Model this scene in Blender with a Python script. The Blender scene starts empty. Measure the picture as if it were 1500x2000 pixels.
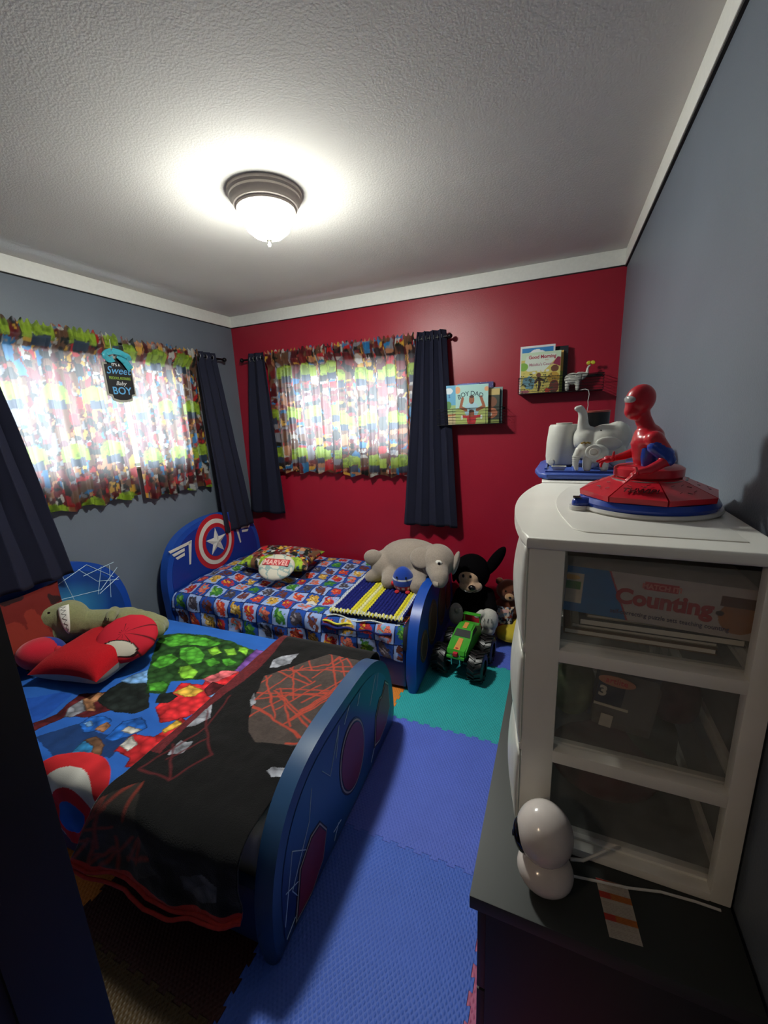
import bpy, bmesh, math, random, json
import numpy as np
from mathutils import Matrix, Vector, Euler
random.seed(7)
SC = bpy.context.scene
COL = SC.collection
PI = math.pi

# ---------------- camera, world, exposure ----------------
cam_data = bpy.data.cameras.new('camera')
cam = bpy.data.objects.new('camera', cam_data)
COL.objects.link(cam)
cam.matrix_world = Matrix(((0.92048114, -0.05045447, 0.38751622, 0.0),
                           (0.3885675, 0.22370508, -0.89385197, 0.0),
                           (-0.04159052, 0.97335008, 0.22552127, 1.57),
                           (0, 0, 0, 1)))
cam_data.sensor_fit = 'HORIZONTAL'
cam_data.sensor_width = 36.0
cam_data.lens = 36.0 * 796.0 / 1500.0
cam_data.clip_start = 0.02
SC.camera = cam
world = bpy.data.worlds.new('world')
SC.world = world
world.use_nodes = True
wb = world.node_tree.nodes['Background']
wb.inputs[0].default_value = (0.80, 0.91, 1.0, 1)
wb.inputs[1].default_value = 1.3
SC.view_settings.view_transform = 'Standard'
SC.view_settings.look = 'None'
SC.view_settings.gamma = 1.0
SC.view_settings.exposure = 2.9
SC.view_settings.use_curve_mapping = False
LAMP_STRENGTH = 70.0
HALL_FILL_STRENGTH = 8.0
try:
    SC.cycles.use_denoising = True
    SC.cycles.max_bounces = 7
    SC.cycles.transparent_max_bounces = 12
    SC.cycles.sample_clamp_indirect = 4.0
except Exception:
    pass

# ---------------- colour and materials ----------------
def lin(c):
    return tuple(((v / 12.92) if v <= 0.04045 else ((v + 0.055) / 1.055) ** 2.4) for v in c)
def hexc(h):
    return lin(tuple(int(h[i:i + 2], 16) / 255 for i in (0, 2, 4)))
MATS = {}
def mat(name, color='808080', rough=0.6, metal=0.0, noise=0.0, nscale=60, bump=0.0, bscale=200, spec=0.5,
        emit=0.0, alpha=1.0, trans=0.0, sheen=0.0, wear=None):
    if name in MATS:
        return MATS[name]
    m = bpy.data.materials.new(name)
    m.use_nodes = True
    nt = m.node_tree
    b = nt.nodes['Principled BSDF']
    c = hexc(color) if isinstance(color, str) else color
    b.inputs['Base Color'].default_value = (*c, 1)
    b.inputs['Roughness'].default_value = rough
    b.inputs['Metallic'].default_value = metal
    b.inputs['Specular IOR Level'].default_value = spec
    b.inputs['Sheen Weight'].default_value = sheen
    b.inputs['Transmission Weight'].default_value = trans
    b.inputs['Alpha'].default_value = alpha
    if emit:
        b.inputs['Emission Color'].default_value = (*c, 1)
        b.inputs['Emission Strength'].default_value = emit
    tc = nt.nodes.new('ShaderNodeTexCoord')
    n = nt.nodes.new('ShaderNodeTexNoise')
    n.inputs['Scale'].default_value = nscale
    n.inputs['Detail'].default_value = 4
    nt.links.new(tc.outputs['Object'], n.inputs['Vector'])
    r = nt.nodes.new('ShaderNodeValToRGB')
    k = max(noise, 0.03)
    r.color_ramp.elements[0].position = 0.3
    r.color_ramp.elements[1].position = 0.7
    r.color_ramp.elements[0].color = (*[v * (1 - k) for v in c], 1)
    r.color_ramp.elements[1].color = (*[min(1, v * (1 + k)) for v in c], 1)
    nt.links.new(n.outputs['Fac'], r.inputs['Fac'])
    nt.links.new(r.outputs['Color'], b.inputs['Base Color'])
    if bump:
        n2 = nt.nodes.new('ShaderNodeTexNoise')
        n2.inputs['Scale'].default_value = bscale
        n2.inputs['Detail'].default_value = 3
        nt.links.new(tc.outputs['Object'], n2.inputs['Vector'])
        bp = nt.nodes.new('ShaderNodeBump')
        bp.inputs['Strength'].default_value = bump
        bp.inputs['Distance'].default_value = 0.01
        nt.links.new(n2.outputs['Fac'], bp.inputs['Height'])
        nt.links.new(bp.outputs['Normal'], b.inputs['Normal'])
    MATS[name] = m
    return m
def vmat(name, rough=0.9, bump=0.15, bscale=400, transl=0.0, spec=0.2, lift=0.0, sheen=0.0):
    """print colours come from the mesh's colour attribute; translucent for thin curtain cloth"""
    if name in MATS:
        return MATS[name]
    m = bpy.data.materials.new(name)
    m.use_nodes = True
    nt = m.node_tree
    b = nt.nodes['Principled BSDF']
    b.inputs['Roughness'].default_value = rough
    b.inputs['Specular IOR Level'].default_value = spec
    b.inputs['Sheen Weight'].default_value = sheen
    a = nt.nodes.new('ShaderNodeAttribute')
    a.attribute_name = 'Col'
    nt.links.new(a.outputs['Color'], b.inputs['Base Color'])
    tc = nt.nodes.new('ShaderNodeTexCoord')
    n2 = nt.nodes.new('ShaderNodeTexNoise')
    n2.inputs['Scale'].default_value = bscale
    nt.links.new(tc.outputs['Object'], n2.inputs['Vector'])
    bp = nt.nodes.new('ShaderNodeBump')
    bp.inputs['Strength'].default_value = bump
    bp.inputs['Distance'].default_value = 0.004
    nt.links.new(n2.outputs['Fac'], bp.inputs['Height'])
    nt.links.new(bp.outputs['Normal'], b.inputs['Normal'])
    if transl:
        t = nt.nodes.new('ShaderNodeBsdfTranslucent')
        mx = nt.nodes.new('ShaderNodeMixShader')
        mx.inputs[0].default_value = transl
        li = nt.nodes.new('ShaderNodeMix')
        li.data_type = 'RGBA'
        li.inputs[0].default_value = lift
        li.inputs[7].default_value = (1, 1, 1, 1)
        nt.links.new(a.outputs['Color'], li.inputs[6])
        nt.links.new(li.outputs[2], t.inputs['Color'])
        nt.links.new(b.outputs[0], mx.inputs[1])
        nt.links.new(t.outputs[0], mx.inputs[2])
        nt.links.new(mx.outputs[0], nt.nodes['Material Output'].inputs[0])
    MATS[name] = m
    return m
def clearmat(name, color, haze, rough=0.3):
    m = bpy.data.materials.new(name)
    m.use_nodes = True
    nt = m.node_tree
    b = nt.nodes['Principled BSDF']
    b.inputs['Base Color'].default_value = (*hexc(color), 1)
    b.inputs['Roughness'].default_value = rough
    t = nt.nodes.new('ShaderNodeBsdfTransparent')
    mx = nt.nodes.new('ShaderNodeMixShader')
    n = nt.nodes.new('ShaderNodeTexNoise')
    n.inputs['Scale'].default_value = 9
    mr = nt.nodes.new('ShaderNodeMapRange')
    mr.inputs[3].default_value = max(0, haze - 0.08)
    mr.inputs[4].default_value = haze + 0.08
    nt.links.new(n.outputs['Fac'], mr.inputs[0])
    nt.links.new(mr.outputs[0], mx.inputs[0])
    nt.links.new(t.outputs[0], mx.inputs[1])
    nt.links.new(b.outputs[0], mx.inputs[2])
    nt.links.new(mx.outputs[0], nt.nodes['Material Output'].inputs[0])
    MATS[name] = m
    return m

# ---------------- object helpers ----------------
def tagit(o, label=None, cat=None, group=None, kind=None):
    if label: o['label'] = label
    if cat: o['category'] = cat
    if group: o['group'] = group
    if kind: o['kind'] = kind
    return o
def thing(name, label, cat, loc=(0, 0, 0), rz=0.0, group=None, local=False):
    """an Empty at the thing's base; parts are its children. local: part coordinates are the thing's own"""
    o = bpy.data.objects.new(name, None)
    COL.objects.link(o)
    o.empty_display_size = 0.05
    o.location = loc
    o.rotation_euler = (0, 0, rz)
    tagit(o, label, cat, group)
    o['_l'] = 1 if local else 0
    return o
def inv_of(p):
    M = Matrix.Identity(4)
    while p is not None:
        if p.get('_l') is not None:
            if p['_l']: return None
            M = (Matrix.Translation(p.location) @ Euler((0, 0, p.rotation_euler.z)).to_matrix().to_4x4())
            return M.inverted()
        p = p.parent
    return None
def link(name, me, m, parent=None, smooth=True):
    o = bpy.data.objects.new(name, me)
    COL.objects.link(o)
    if m is not None:
        me.materials.clear()
        me.materials.append(m)
    if smooth:
        me.shade_smooth()
    if parent is not None:
        o.parent = parent
        if parent.get('_l') is not None and not parent['_l']:
            o.matrix_parent_inverse = inv_of(parent)
    return o
def from_bm(name, bm, m, parent=None, smooth=False, sharp=35):
    me = bpy.data.meshes.new(name)
    bmesh.ops.recalc_face_normals(bm, faces=bm.faces[:])
    bm.to_mesh(me)
    bm.free()
    o = link(name, me, m, parent, smooth)
    if smooth:
        try: me.set_sharp_from_angle(angle=math.radians(sharp))
        except Exception: pass
    return o
def raw(name, verts, faces, m, parent=None, smooth=True):
    me = bpy.data.meshes.new(name)
    me.from_pydata([tuple(v) for v in verts], [], faces)
    me.update()
    return link(name, me, m, parent, smooth)
def bm_box(bm, lo, hi, M=None, bevel=0.0, seg=2):
    c = [(a + b) / 2 for a, b in zip(lo, hi)]
    s = [abs(b - a) for a, b in zip(lo, hi)]
    T = Matrix.Translation(c) @ Matrix.Diagonal((*s, 1))
    if M is not None: T = M @ T
    r = bmesh.ops.create_cube(bm, size=1.0, matrix=T)
    if bevel:
        es = set()
        for v in r['verts']: es.update(v.link_edges)
        bmesh.ops.bevel(bm, geom=list(es), offset=bevel, segments=seg, affect='EDGES', profile=0.6)
def box(name, lo, hi, m, parent=None, bevel=0.0, M=None, seg=2):
    bm = bmesh.new()
    bm_box(bm, lo, hi, M, bevel, seg)
    return from_bm(name, bm, m, parent, smooth=bevel > 0)
def boxes(name, lst, m, parent=None, bevel=0.0, M=None):
    bm = bmesh.new()
    for lo, hi in lst: bm_box(bm, lo, hi, M, bevel)
    return from_bm(name, bm, m, parent, smooth=bevel > 0)
def prism(name, pts, a, b, m, parent=None, axis='x', bevel=0.0, seg=3, M=None, smooth=True):
    """outline pts (2D) extruded from a to b along axis. x: (y,z); y: (x,z); z: (x,y)"""
    def P(p, t):
        v = {'x': (t, p[0], p[1]), 'y': (p[0], t, p[1]), 'z': (p[0], p[1], t)}[axis]
        return (M @ Vector(v)) if M is not None else Vector(v)
    bm = bmesh.new()
    va = [bm.verts.new(P(p, a)) for p in pts]
    vb = [bm.verts.new(P(p, b)) for p in pts]
    n = len(pts)
    fa = bm.faces.new(va); fb = bm.faces.new(vb[::-1])
    for i in range(n):
        bm.faces.new((va[i], vb[i], vb[(i + 1) % n], va[(i + 1) % n]))
    if bevel:
        es = list(fa.edges) + list(fb.edges)
        bmesh.ops.bevel(bm, geom=es, offset=bevel, segments=seg, affect='EDGES', profile=0.5, clamp_overlap=True)
    return from_bm(name, bm, m, parent, smooth=smooth, sharp=40)
def tube_bm(bm, path, r, seg=8, closed=False, cap=True, M=None):
    pts = [Vector(p) for p in path]
    n = len(pts)
    rs = r if isinstance(r, (list, tuple)) else [r] * n
    rings = []
    up = None
    for i, p in enumerate(pts):
        if closed: d = pts[(i + 1) % n] - pts[i - 1]
        else: d = pts[min(i + 1, n - 1)] - pts[max(i - 1, 0)]
        d = d.normalized() if d.length > 1e-9 else Vector((0, 0, 1))
        if up is None:
            up = Vector((0, 0, 1)) if abs(d.z) < 0.9 else Vector((1, 0, 0))
        u = (up - d * up.dot(d))
        u = u.normalized() if u.length > 1e-6 else d.orthogonal().normalized()
        up = u
        w = d.cross(u)
        ring = []
        for k in range(seg):
            a = 2 * PI * k / seg
            v = p + (u * math.cos(a) + w * math.sin(a)) * rs[i]
            ring.append(bm.verts.new(M @ v if M is not None else v))
        rings.append(ring)
    m = n if closed else n - 1
    for i in range(m):
        A, B = rings[i], rings[(i + 1) % n]
        for k in range(seg):
            bm.faces.new((A[k], A[(k + 1) % seg], B[(k + 1) % seg], B[k]))
    if cap and not closed:
        bm.faces.new(rings[0][::-1]); bm.faces.new(rings[-1])
def tube(name, path, r, m, parent=None, seg=8, closed=False, M=None):
    bm = bmesh.new()
    tube_bm(bm, path, r, seg, closed, True, M)
    return from_bm(name, bm, m, parent, smooth=True, sharp=50)
def tubes(name, paths, r, m, parent=None, seg=6):
    bm = bmesh.new()
    for p in paths: tube_bm(bm, p, r, seg)
    return from_bm(name, bm, m, parent, smooth=True, sharp=50)
def lathe(name, prof, m, parent=None, at=(0, 0, 0), seg=40, M=None, cap=True):
    bm = bmesh.new()
    T = Matrix.Translation(at)
    if M is not None: T = T @ M
    rings = []
    for r, z in prof:
        if r < 1e-6:
            rings.append([bm.verts.new(T @ Vector((0, 0, z)))])
        else:
            rings.append([bm.verts.new(T @ Vector((r * math.cos(2 * PI * k / seg), r * math.sin(2 * PI * k / seg), z))) for k in range(seg)])
    for A, B in zip(rings, rings[1:]):
        if len(A) == 1 and len(B) == 1: continue
        for k in range(seg):
            if len(A) == 1: bm.faces.new((A[0], B[k], B[(k + 1) % seg]))
            elif len(B) == 1: bm.faces.new((A[k], A[(k + 1) % seg], B[0]))
            else: bm.faces.new((A[k], A[(k + 1) % seg], B[(k + 1) % seg], B[k]))
    if cap:
        if len(rings[0]) > 1: bm.faces.new(rings[0][::-1])
        if len(rings[-1]) > 1: bm.faces.new(rings[-1])
    return from_bm(name, bm, m, parent, smooth=True, sharp=40)
def ball(name, c, r, m, parent=None, rot=None, sub=3):
    bm = bmesh.new()
    r3 = r if isinstance(r, (tuple, list)) else (r, r, r)
    M = Matrix.Translation(c)
    if rot is not None: M = M @ Euler(rot).to_matrix().to_4x4()
    bmesh.ops.create_icosphere(bm, subdivisions=sub, radius=1, matrix=M @ Matrix.Diagonal((*r3, 1)))
    return from_bm(name, bm, m, parent, smooth=True, sharp=180)
def blob(name, items, m, parent=None, voxel=0.008, smooth=6, M=None):
    """one continuous body: chains [(x,y,z,r)...] and ellipsoids ('e', c, r3, rot) melted together"""
    bm = bmesh.new()
    B = M if M is not None else Matrix.Identity(4)
    for it in items:
        if it[0] == 'e':
            T = Matrix.Translation(it[1])
            if len(it) > 3: T = T @ Euler(it[3]).to_matrix().to_4x4()
            bmesh.ops.create_icosphere(bm, subdivisions=3, radius=1, matrix=B @ T @ Matrix.Diagonal((*it[2], 1)))
        else:
            for (a, b) in zip(it, it[1:]):
                a = np.array(a, float); b = np.array(b, float)
                L = np.linalg.norm(b[:3] - a[:3])
                st = max(2, int(L / (min(a[3], b[3]) * 0.45)) + 1)
                for t in np.linspace(0, 1, st):
                    q = a + (b - a) * t
                    bmesh.ops.create_icosphere(bm, subdivisions=2, radius=float(q[3]), matrix=B @ Matrix.Translation(q[:3]))
    me = bpy.data.meshes.new(name)
    bm.to_mesh(me); bm.free()
    tmp = bpy.data.objects.new('tmp', me)
    COL.objects.link(tmp)
    rm = tmp.modifiers.new('r', 'REMESH'); rm.mode = 'VOXEL'; rm.voxel_size = voxel
    sm = tmp.modifiers.new('s', 'SMOOTH'); sm.iterations = smooth; sm.factor = 0.6
    dg = bpy.context.evaluated_depsgraph_get()
    me2 = bpy.data.meshes.new_from_object(tmp.evaluated_get(dg))
    bpy.data.objects.remove(tmp); bpy.data.meshes.remove(me)
    me2.name = name
    return link(name, me2, m, parent, True)
def paint(me, cols):
    n = len(me.vertices)
    at = me.color_attributes.new('Col', 'FLOAT_COLOR', 'POINT')
    a = np.ones((n, 4), np.float32)
    a[:, :3] = cols
    at.data.foreach_set('color', a.ravel())
def grid(name, P, cols, m, parent=None, solid=0.0, M=None):
    """P: (nu,nv,3) points; cols (nu,nv,3) linear"""
    nu, nv = P.shape[:2]
    V = P.reshape(-1, 3)
    if M is not None:
        A = np.array(M)
        V = V @ A[:3, :3].T + A[:3, 3]
    idx = np.arange(nu * nv).reshape(nu, nv)
    q = np.stack([idx[:-1, :-1], idx[1:, :-1], idx[1:, 1:], idx[:-1, 1:]], -1).reshape(-1, 4)
    me = bpy.data.meshes.new(name)
    me.vertices.add(len(V)); me.vertices.foreach_set('co', V.astype(np.float32).ravel())
    me.loops.add(q.size); me.loops.foreach_set('vertex_index', q.ravel().astype(np.int32))
    me.polygons.add(len(q))
    me.polygons.foreach_set('loop_start', (np.arange(len(q)) * 4).astype(np.int32))
    me.update(calc_edges=True)
    if cols is not None: paint(me, cols.reshape(-1, 3))
    o = link(name, me, m, parent, True)
    if solid:
        s = o.modifiers.new('solid', 'SOLIDIFY'); s.thickness = solid; s.offset = -1
    return o
def text(name, s, size, m, M, parent=None, ext=0.0006, align='CENTER', off=0.0, shear=0.0, xs=1.0):
    cu = bpy.data.curves.new(name, 'FONT')
    cu.body = s; cu.size = size; cu.extrude = ext; cu.align_x = align; cu.offset = off; cu.shear = shear
    cu.resolution_u = 3
    tmp = bpy.data.objects.new('tmp', cu)
    COL.objects.link(tmp)
    dg = bpy.context.evaluated_depsgraph_get()
    me = bpy.data.meshes.new_from_object(tmp.evaluated_get(dg))
    bpy.data.objects.remove(tmp); bpy.data.curves.remove(cu)
    me.transform(M @ Matrix.Diagonal((xs, 1, 1, 1)))
    me.name = name
    return link(name, me, m, parent, False)
def frame(o, x, y):
    """matrix whose local x,y axes are x,y at origin o"""
    x = Vector(x).normalized(); y = Vector(y).normalized(); z = x.cross(y)
    return Matrix(((x.x, y.x, z.x, o[0]), (x.y, y.y, z.y, o[1]), (x.z, y.z, z.z, o[2]), (0, 0, 0, 1)))
def copy_tree(o, parent=None):
    c = o.copy(); COL.objects.link(c)
    if parent is not None:
        inv = o.matrix_parent_inverse.copy()
        c.parent = parent; c.matrix_parent_inverse = inv
    for ch in list(o.children): copy_tree(ch, c)
    return c

# ---------------- numpy print helpers ----------------
def vnoise(x, y, seed=0):
    """smooth value noise in 0..1"""
    rs = np.random.RandomState(seed)
    T = rs.rand(64, 64)
    xi = np.floor(x).astype(int); yi = np.floor(y).astype(int)
    fx = x - xi; fy = y - yi
    fx = fx * fx * (3 - 2 * fx); fy = fy * fy * (3 - 2 * fy)
    g = lambda a, b: T[a % 64, b % 64]
    return (g(xi, yi) * (1 - fx) + g(xi + 1, yi) * fx) * (1 - fy) + (g(xi, yi + 1) * (1 - fx) + g(xi + 1, yi + 1) * fx) * fy
def fbm(x, y, seed=0, o=3):
    s = 0; a = 0.5
    for k in range(o):
        s = s + a * vnoise(x * 2 ** k, y * 2 ** k, seed + k); a *= 0.5
    return s
def inpoly(x, y, poly):
    r = np.zeros(x.shape, bool)
    n = len(poly)
    for i in range(n):
        x1, y1 = poly[i]; x2, y2 = poly[(i + 1) % n]
        if y1 == y2: continue
        c = ((y1 > y) != (y2 > y)) & (x < (x2 - x1) * (y - y1) / (y2 - y1) + x1)
        r ^= c
    return r
def segdist(x, y, a, b):
    ax, ay = a; bx, by = b
    dx, dy = bx - ax, by - ay
    t = np.clip(((x - ax) * dx + (y - ay) * dy) / (dx * dx + dy * dy + 1e-12), 0, 1)
    return np.hypot(x - ax - t * dx, y - ay - t * dy)
def voro(x, y, cell, pal, seed, dist=False):
    """random patches: each point takes the colour of its nearest seed point"""
    rs = np.random.RandomState(seed)
    JX = rs.rand(64, 64); JY = rs.rand(64, 64); CI = rs.randint(0, len(pal), (64, 64))
    gx = x / cell; gy = y / cell
    xi = np.floor(gx).astype(int); yi = np.floor(gy).astype(int)
    best = np.full(x.shape, 9.0); ci = np.zeros(x.shape, int)
    for a in (-1, 0, 1):
        for b in (-1, 0, 1):
            cx = (xi + a) % 64; cy = (yi + b) % 64
            d = np.hypot(xi + a + JX[cx, cy] - gx, yi + b + JY[cx, cy] - gy)
            w = d < best
            best = np.where(w, d, best); ci = np.where(w, CI[cx, cy], ci)
    return (np.array(pal)[ci], best) if dist else np.array(pal)[ci]
PALETTE = {k: hexc(v) for k, v in dict(blue='1f5cb0', blue2='2356b4', blue3='2f7fb5', navy='1c3c70', maroon='5a1c22', silver='8d8f98', silver2='4a4a4e',
    tan='c48a62', dark='1d2422', sky='79a8dc', dkgreen='274a22', green='4fa032', lime='86c63c', purple='7a4fa0', red='c6282e', pink='d86a70',
    gold='dcae44', cream='c9c6be', brown='73523c', gray='4a403c', gray2='2e2a26', black='0c0b0c').items()}

# ---------------- the room ----------------
XL, XR, YB, YF, ZC = -2.65, 0.31, 2.975, -0.55, 2.458
m_grey = mat('grey_blue_wall_paint', '68717d', rough=0.48, noise=0.05, nscale=3, bump=0.12, bscale=260)
m_red = mat('crimson_wall_paint', '9c162e', rough=0.36, noise=0.05, nscale=3, bump=0.10, bscale=260)
m_ceil = mat('ceiling_plaster', 'd6d3ce', rough=0.9, noise=0.04, nscale=2, bump=0.14, bscale=150, spec=0.2)
m_trim = mat('white_trim_paint', 'ecece6', rough=0.5)
m_dark = mat('painted_shadow_line', '17181a', rough=0.8)
m_vinyl = mat('window_vinyl', 'e6e8ea', rough=0.4)
def st(o, parent=None):
    if parent is None: o['kind'] = 'structure'
    return o
T = 0.12
# window openings: left wall (y0,y1,z0,z1), back wall (x0,x1,z0,z1)
LW = (0.90, 2.36, 1.30, 1.98)
BW = (-2.10, -1.06, 1.31, 1.94)
st(box('floor', (XL - T, -2.1, -0.12), (XR + T, YB + T, 0.0), mat('brown_carpet', '3a2d26', rough=1, noise=0.25, nscale=300, bump=0.8, bscale=600)))
st(box('ceiling', (XL - T, -2.1, ZC), (XR + T, YB + T, ZC + 0.12), m_ceil))
st(boxes('wall_left', [((XL - T, YF - T, 0), (XL, LW[0], ZC)), ((XL - T, LW[1], 0), (XL, YB + T, ZC)),
                       ((XL - T, LW[0], 0), (XL, LW[1], LW[2])), ((XL - T, LW[0], LW[3]), (XL, LW[1], ZC))], m_grey))
st(boxes('wall_back', [((XL, YB, 0), (BW[0], YB + T, ZC)), ((BW[1], YB, 0), (XR + T, YB + T, ZC)),
                       ((BW[0], YB, 0), (BW[1], YB + T, BW[2])), ((BW[0], YB, BW[3]), (BW[1], YB + T, ZC))], m_red))
st(box('wall_right', (XR, -2.1, 0), (XR + T, YB, ZC), m_grey))
st(boxes('wall_front', [((XL, YF - T, 0), (-0.82, YF, ZC)), ((-0.82, YF - T, 2.06), (0.02, YF, ZC)), ((0.02, YF - T, 0), (XR, YF, ZC))], m_grey))
st(boxes('wall_hall', [((-1.2, -2.1, 0), (XR, -2.0, ZC)), ((-1.3, -2.1, 0), (-1.2, YF - T, ZC))], m_grey))
# pale band under the ceiling, with its shadow line below painted as thin dark strips
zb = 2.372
st(box('trim_1', (XL, YF, zb), (XL + 0.012, YB, ZC), m_trim, bevel=0.002))
st(box('trim_2', (XL + 0.012, YB - 0.012, zb), (XR - 0.012, YB, ZC), m_trim, bevel=0.002))
st(box('trim_3', (XR - 0.012, YF, zb), (XR, YB, ZC), m_trim, bevel=0.002))
st(box('trim_4', (XL + 0.012, YF, zb), (XR - 0.012, YF + 0.012, ZC), m_trim, bevel=0.002))
st(box('trim_shadow_left', (XL, YF, zb - 0.005), (XL + 0.006, YB, zb), m_dark))
st(box('trim_shadow_back', (XL + 0.006, YB - 0.006, zb - 0.005), (XR - 0.009, YB, zb), m_dark))
st(box('trim_shadow_right', (XR - 0.009, YF, zb - 0.009), (XR, YB, zb), m_dark))
for nm, lst in (('baseboard_left', [((XL, YF, 0), (XL + 0.014, YB, 0.09))]), ('baseboard_back', [((XL + 0.014, YB - 0.014, 0), (XR - 0.014, YB, 0.09))]),
                ('baseboard_right', [((XR - 0.014, YF, 0), (XR, YB, 0.09))])):
    st(boxes(nm, lst, m_trim, bevel=0.003))

def window(name, rect, wall):
    """sliding window set in the wall opening; rect in wall coordinates"""
    a, b, z0, z1 = rect
    def bb(u0, u1, d0, d1, w0, w1):
        return (((XL - T + d0), u0, w0), ((XL - T + d1), u1, w1)) if wall == 'left' else ((u0, YB + T - d1, w0), (u1, YB + T - d0, w1))
    root = bpy.data.objects.new(name, None); COL.objects.link(root); root['kind'] = 'structure'; root['_l'] = 1
    f = 0.035; mid = (a + b) / 2
    boxes('window_frame', [bb(a, b, 0.01, 0.07, z0, z0 + f), bb(a, b, 0.01, 0.07, z1 - f, z1), bb(a, a + f, 0.01, 0.07, z0, z1), bb(b - f, b, 0.01, 0.07, z0, z1)], m_vinyl, root, bevel=0.003)
    boxes('sash', [bb(mid - 0.03, mid + 0.03, 0.015, 0.065, z0 + f, z1 - f)], m_vinyl, root, bevel=0.003)
    g = MATS.get('pane_glass') or clearmat('pane_glass', 'dfeaf0', 0.10, 0.02)
    box('pane', *bb(a + f, mid - 0.03, 0.03, 0.034, z0 + f, z1 - f), g, root)
    box('pane', *bb(mid + 0.03, b - f, 0.045, 0.049, z0 + f, z1 - f), g, root)
    box('window_sill', *bb(a, b, 0.07, 0.118, z0 - 0.0, z0 + 0.012), m_vinyl, root, bevel=0.002)
window('window_1', LW, 'left')
window('window_2', BW, 'back')

# dark door standing open at the left edge, its free edge towards the beds
m_door = mat('dark_brown_door_paint', '171211', rough=0.6, noise=0.2, nscale=8)
d = bpy.data.objects.new('door_1', None); COL.objects.link(d); d['kind'] = 'structure'; d['_l'] = 1
dx0, dx1, dy0, dy1 = -0.815, -0.78, -0.53, 0.30
boxes('door_frame_rail', [((dx0, dy0, 0.012), (dx1, dy0 + 0.12, 2.03)), ((dx0, dy1 - 0.12, 0.012), (dx1, dy1, 2.03)),
      ((dx0, dy0 + 0.12, 0.012), (dx1, dy1 - 0.12, 0.22)), ((dx0, dy0 + 0.12, 1.90), (dx1, dy1 - 0.12, 2.03)), ((dx0, dy0 + 0.12, 0.94), (dx1, dy1 - 0.12, 1.06))], m_door, d, bevel=0.003)
for z0, z1 in ((0.22, 0.94), (1.06, 1.90)):
    box('door_panel', (dx0 + 0.01, dy0 + 0.12, z0), (dx1 - 0.01, dy1 - 0.12, z1), m_door, d)

# ---------------- foam play mat: interlocking tiles ----------------
fm = thing('foam_play_mat', 'interlocking foam floor mat of blue, teal and other coloured square tiles', 'floor mat', (-0.465, 1.41, 0))
fm['_l'] = 0
gx = [-2.635, -2.015, -1.395, -0.775, -0.155, 0.29]
gy = [-0.14, 0.48, 1.10, 1.72, 2.345, 2.955]
fcol = {'periwinkle': '5269cc', 'blue': '4064c6', 'teal': '2aa2a6', 'red': '3a1210', 'yellow': '453212', 'orange': 'd97f2e', 'pink': 'b05a80', 'green': '4a8a3c'}  # red and yellow darkened: shade beside the bed put into the tile colour
def foam_mat(c):
    nme = 'foam_' + c
    if nme in MATS: return MATS[nme]
    m = mat(nme, fcol[c], rough=0.55, noise=0.04, nscale=8, spec=0.4)
    nt = m.node_tree; b = nt.nodes['Principled BSDF']
    tc = nt.nodes.new('ShaderNodeTexCoord')
    ws = []
    for ang in (0.62, -0.62):
        mp = nt.nodes.new('ShaderNodeMapping'); mp.inputs['Rotation'].default_value[2] = ang
        w = nt.nodes.new('ShaderNodeTexWave'); w.inputs['Scale'].default_value = 26; w.inputs['Distortion'].default_value = 0.3
        nt.links.new(tc.outputs['Object'], mp.inputs[0]); nt.links.new(mp.outputs[0], w.inputs['Vector']); ws.append(w)
    mu = nt.nodes.new('ShaderNodeMath'); mu.operation = 'MULTIPLY'
    nt.links.new(ws[0].outputs['Fac'], mu.inputs[0]); nt.links.new(ws[1].outputs['Fac'], mu.inputs[1])
    bp = nt.nodes.new('ShaderNodeBump'); bp.inputs['Strength'].default_value = 0.55; bp.inputs['Distance'].default_value = 0.003
    nt.links.new(mu.outputs[0], bp.inputs['Height']); nt.links.new(bp.outputs['Normal'], b.inputs['Normal'])
    return m
def tooth_edge(p0, p1, out, sgn, n=10, dep=0.011):
    """jigsaw edge from p0 to p1; sgn says which half of the period sticks out"""
    p0 = Vector(p0); p1 = Vector(p1); L = (p1 - p0); o = Vector(out)
    pts = []
    for i in range(n):
        t = lambda f: p0 + L * ((i + f) / n)
        pts += [t(0.0), t(0.27), t(0.21) + o * dep * sgn, t(0.79) + o * dep * sgn, t(0.73)]
    return pts
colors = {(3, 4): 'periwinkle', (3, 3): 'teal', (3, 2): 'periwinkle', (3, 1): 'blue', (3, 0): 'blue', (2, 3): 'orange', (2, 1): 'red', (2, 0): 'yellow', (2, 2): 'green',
          (4, 1): 'pink', (4, 2): 'yellow', (4, 3): 'teal', (4, 4): 'periwinkle', (4, 0): 'pink', (1, 1): 'orange', (1, 0): 'periwinkle', (1, 2): 'teal', (2, 4): 'pink'}
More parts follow.
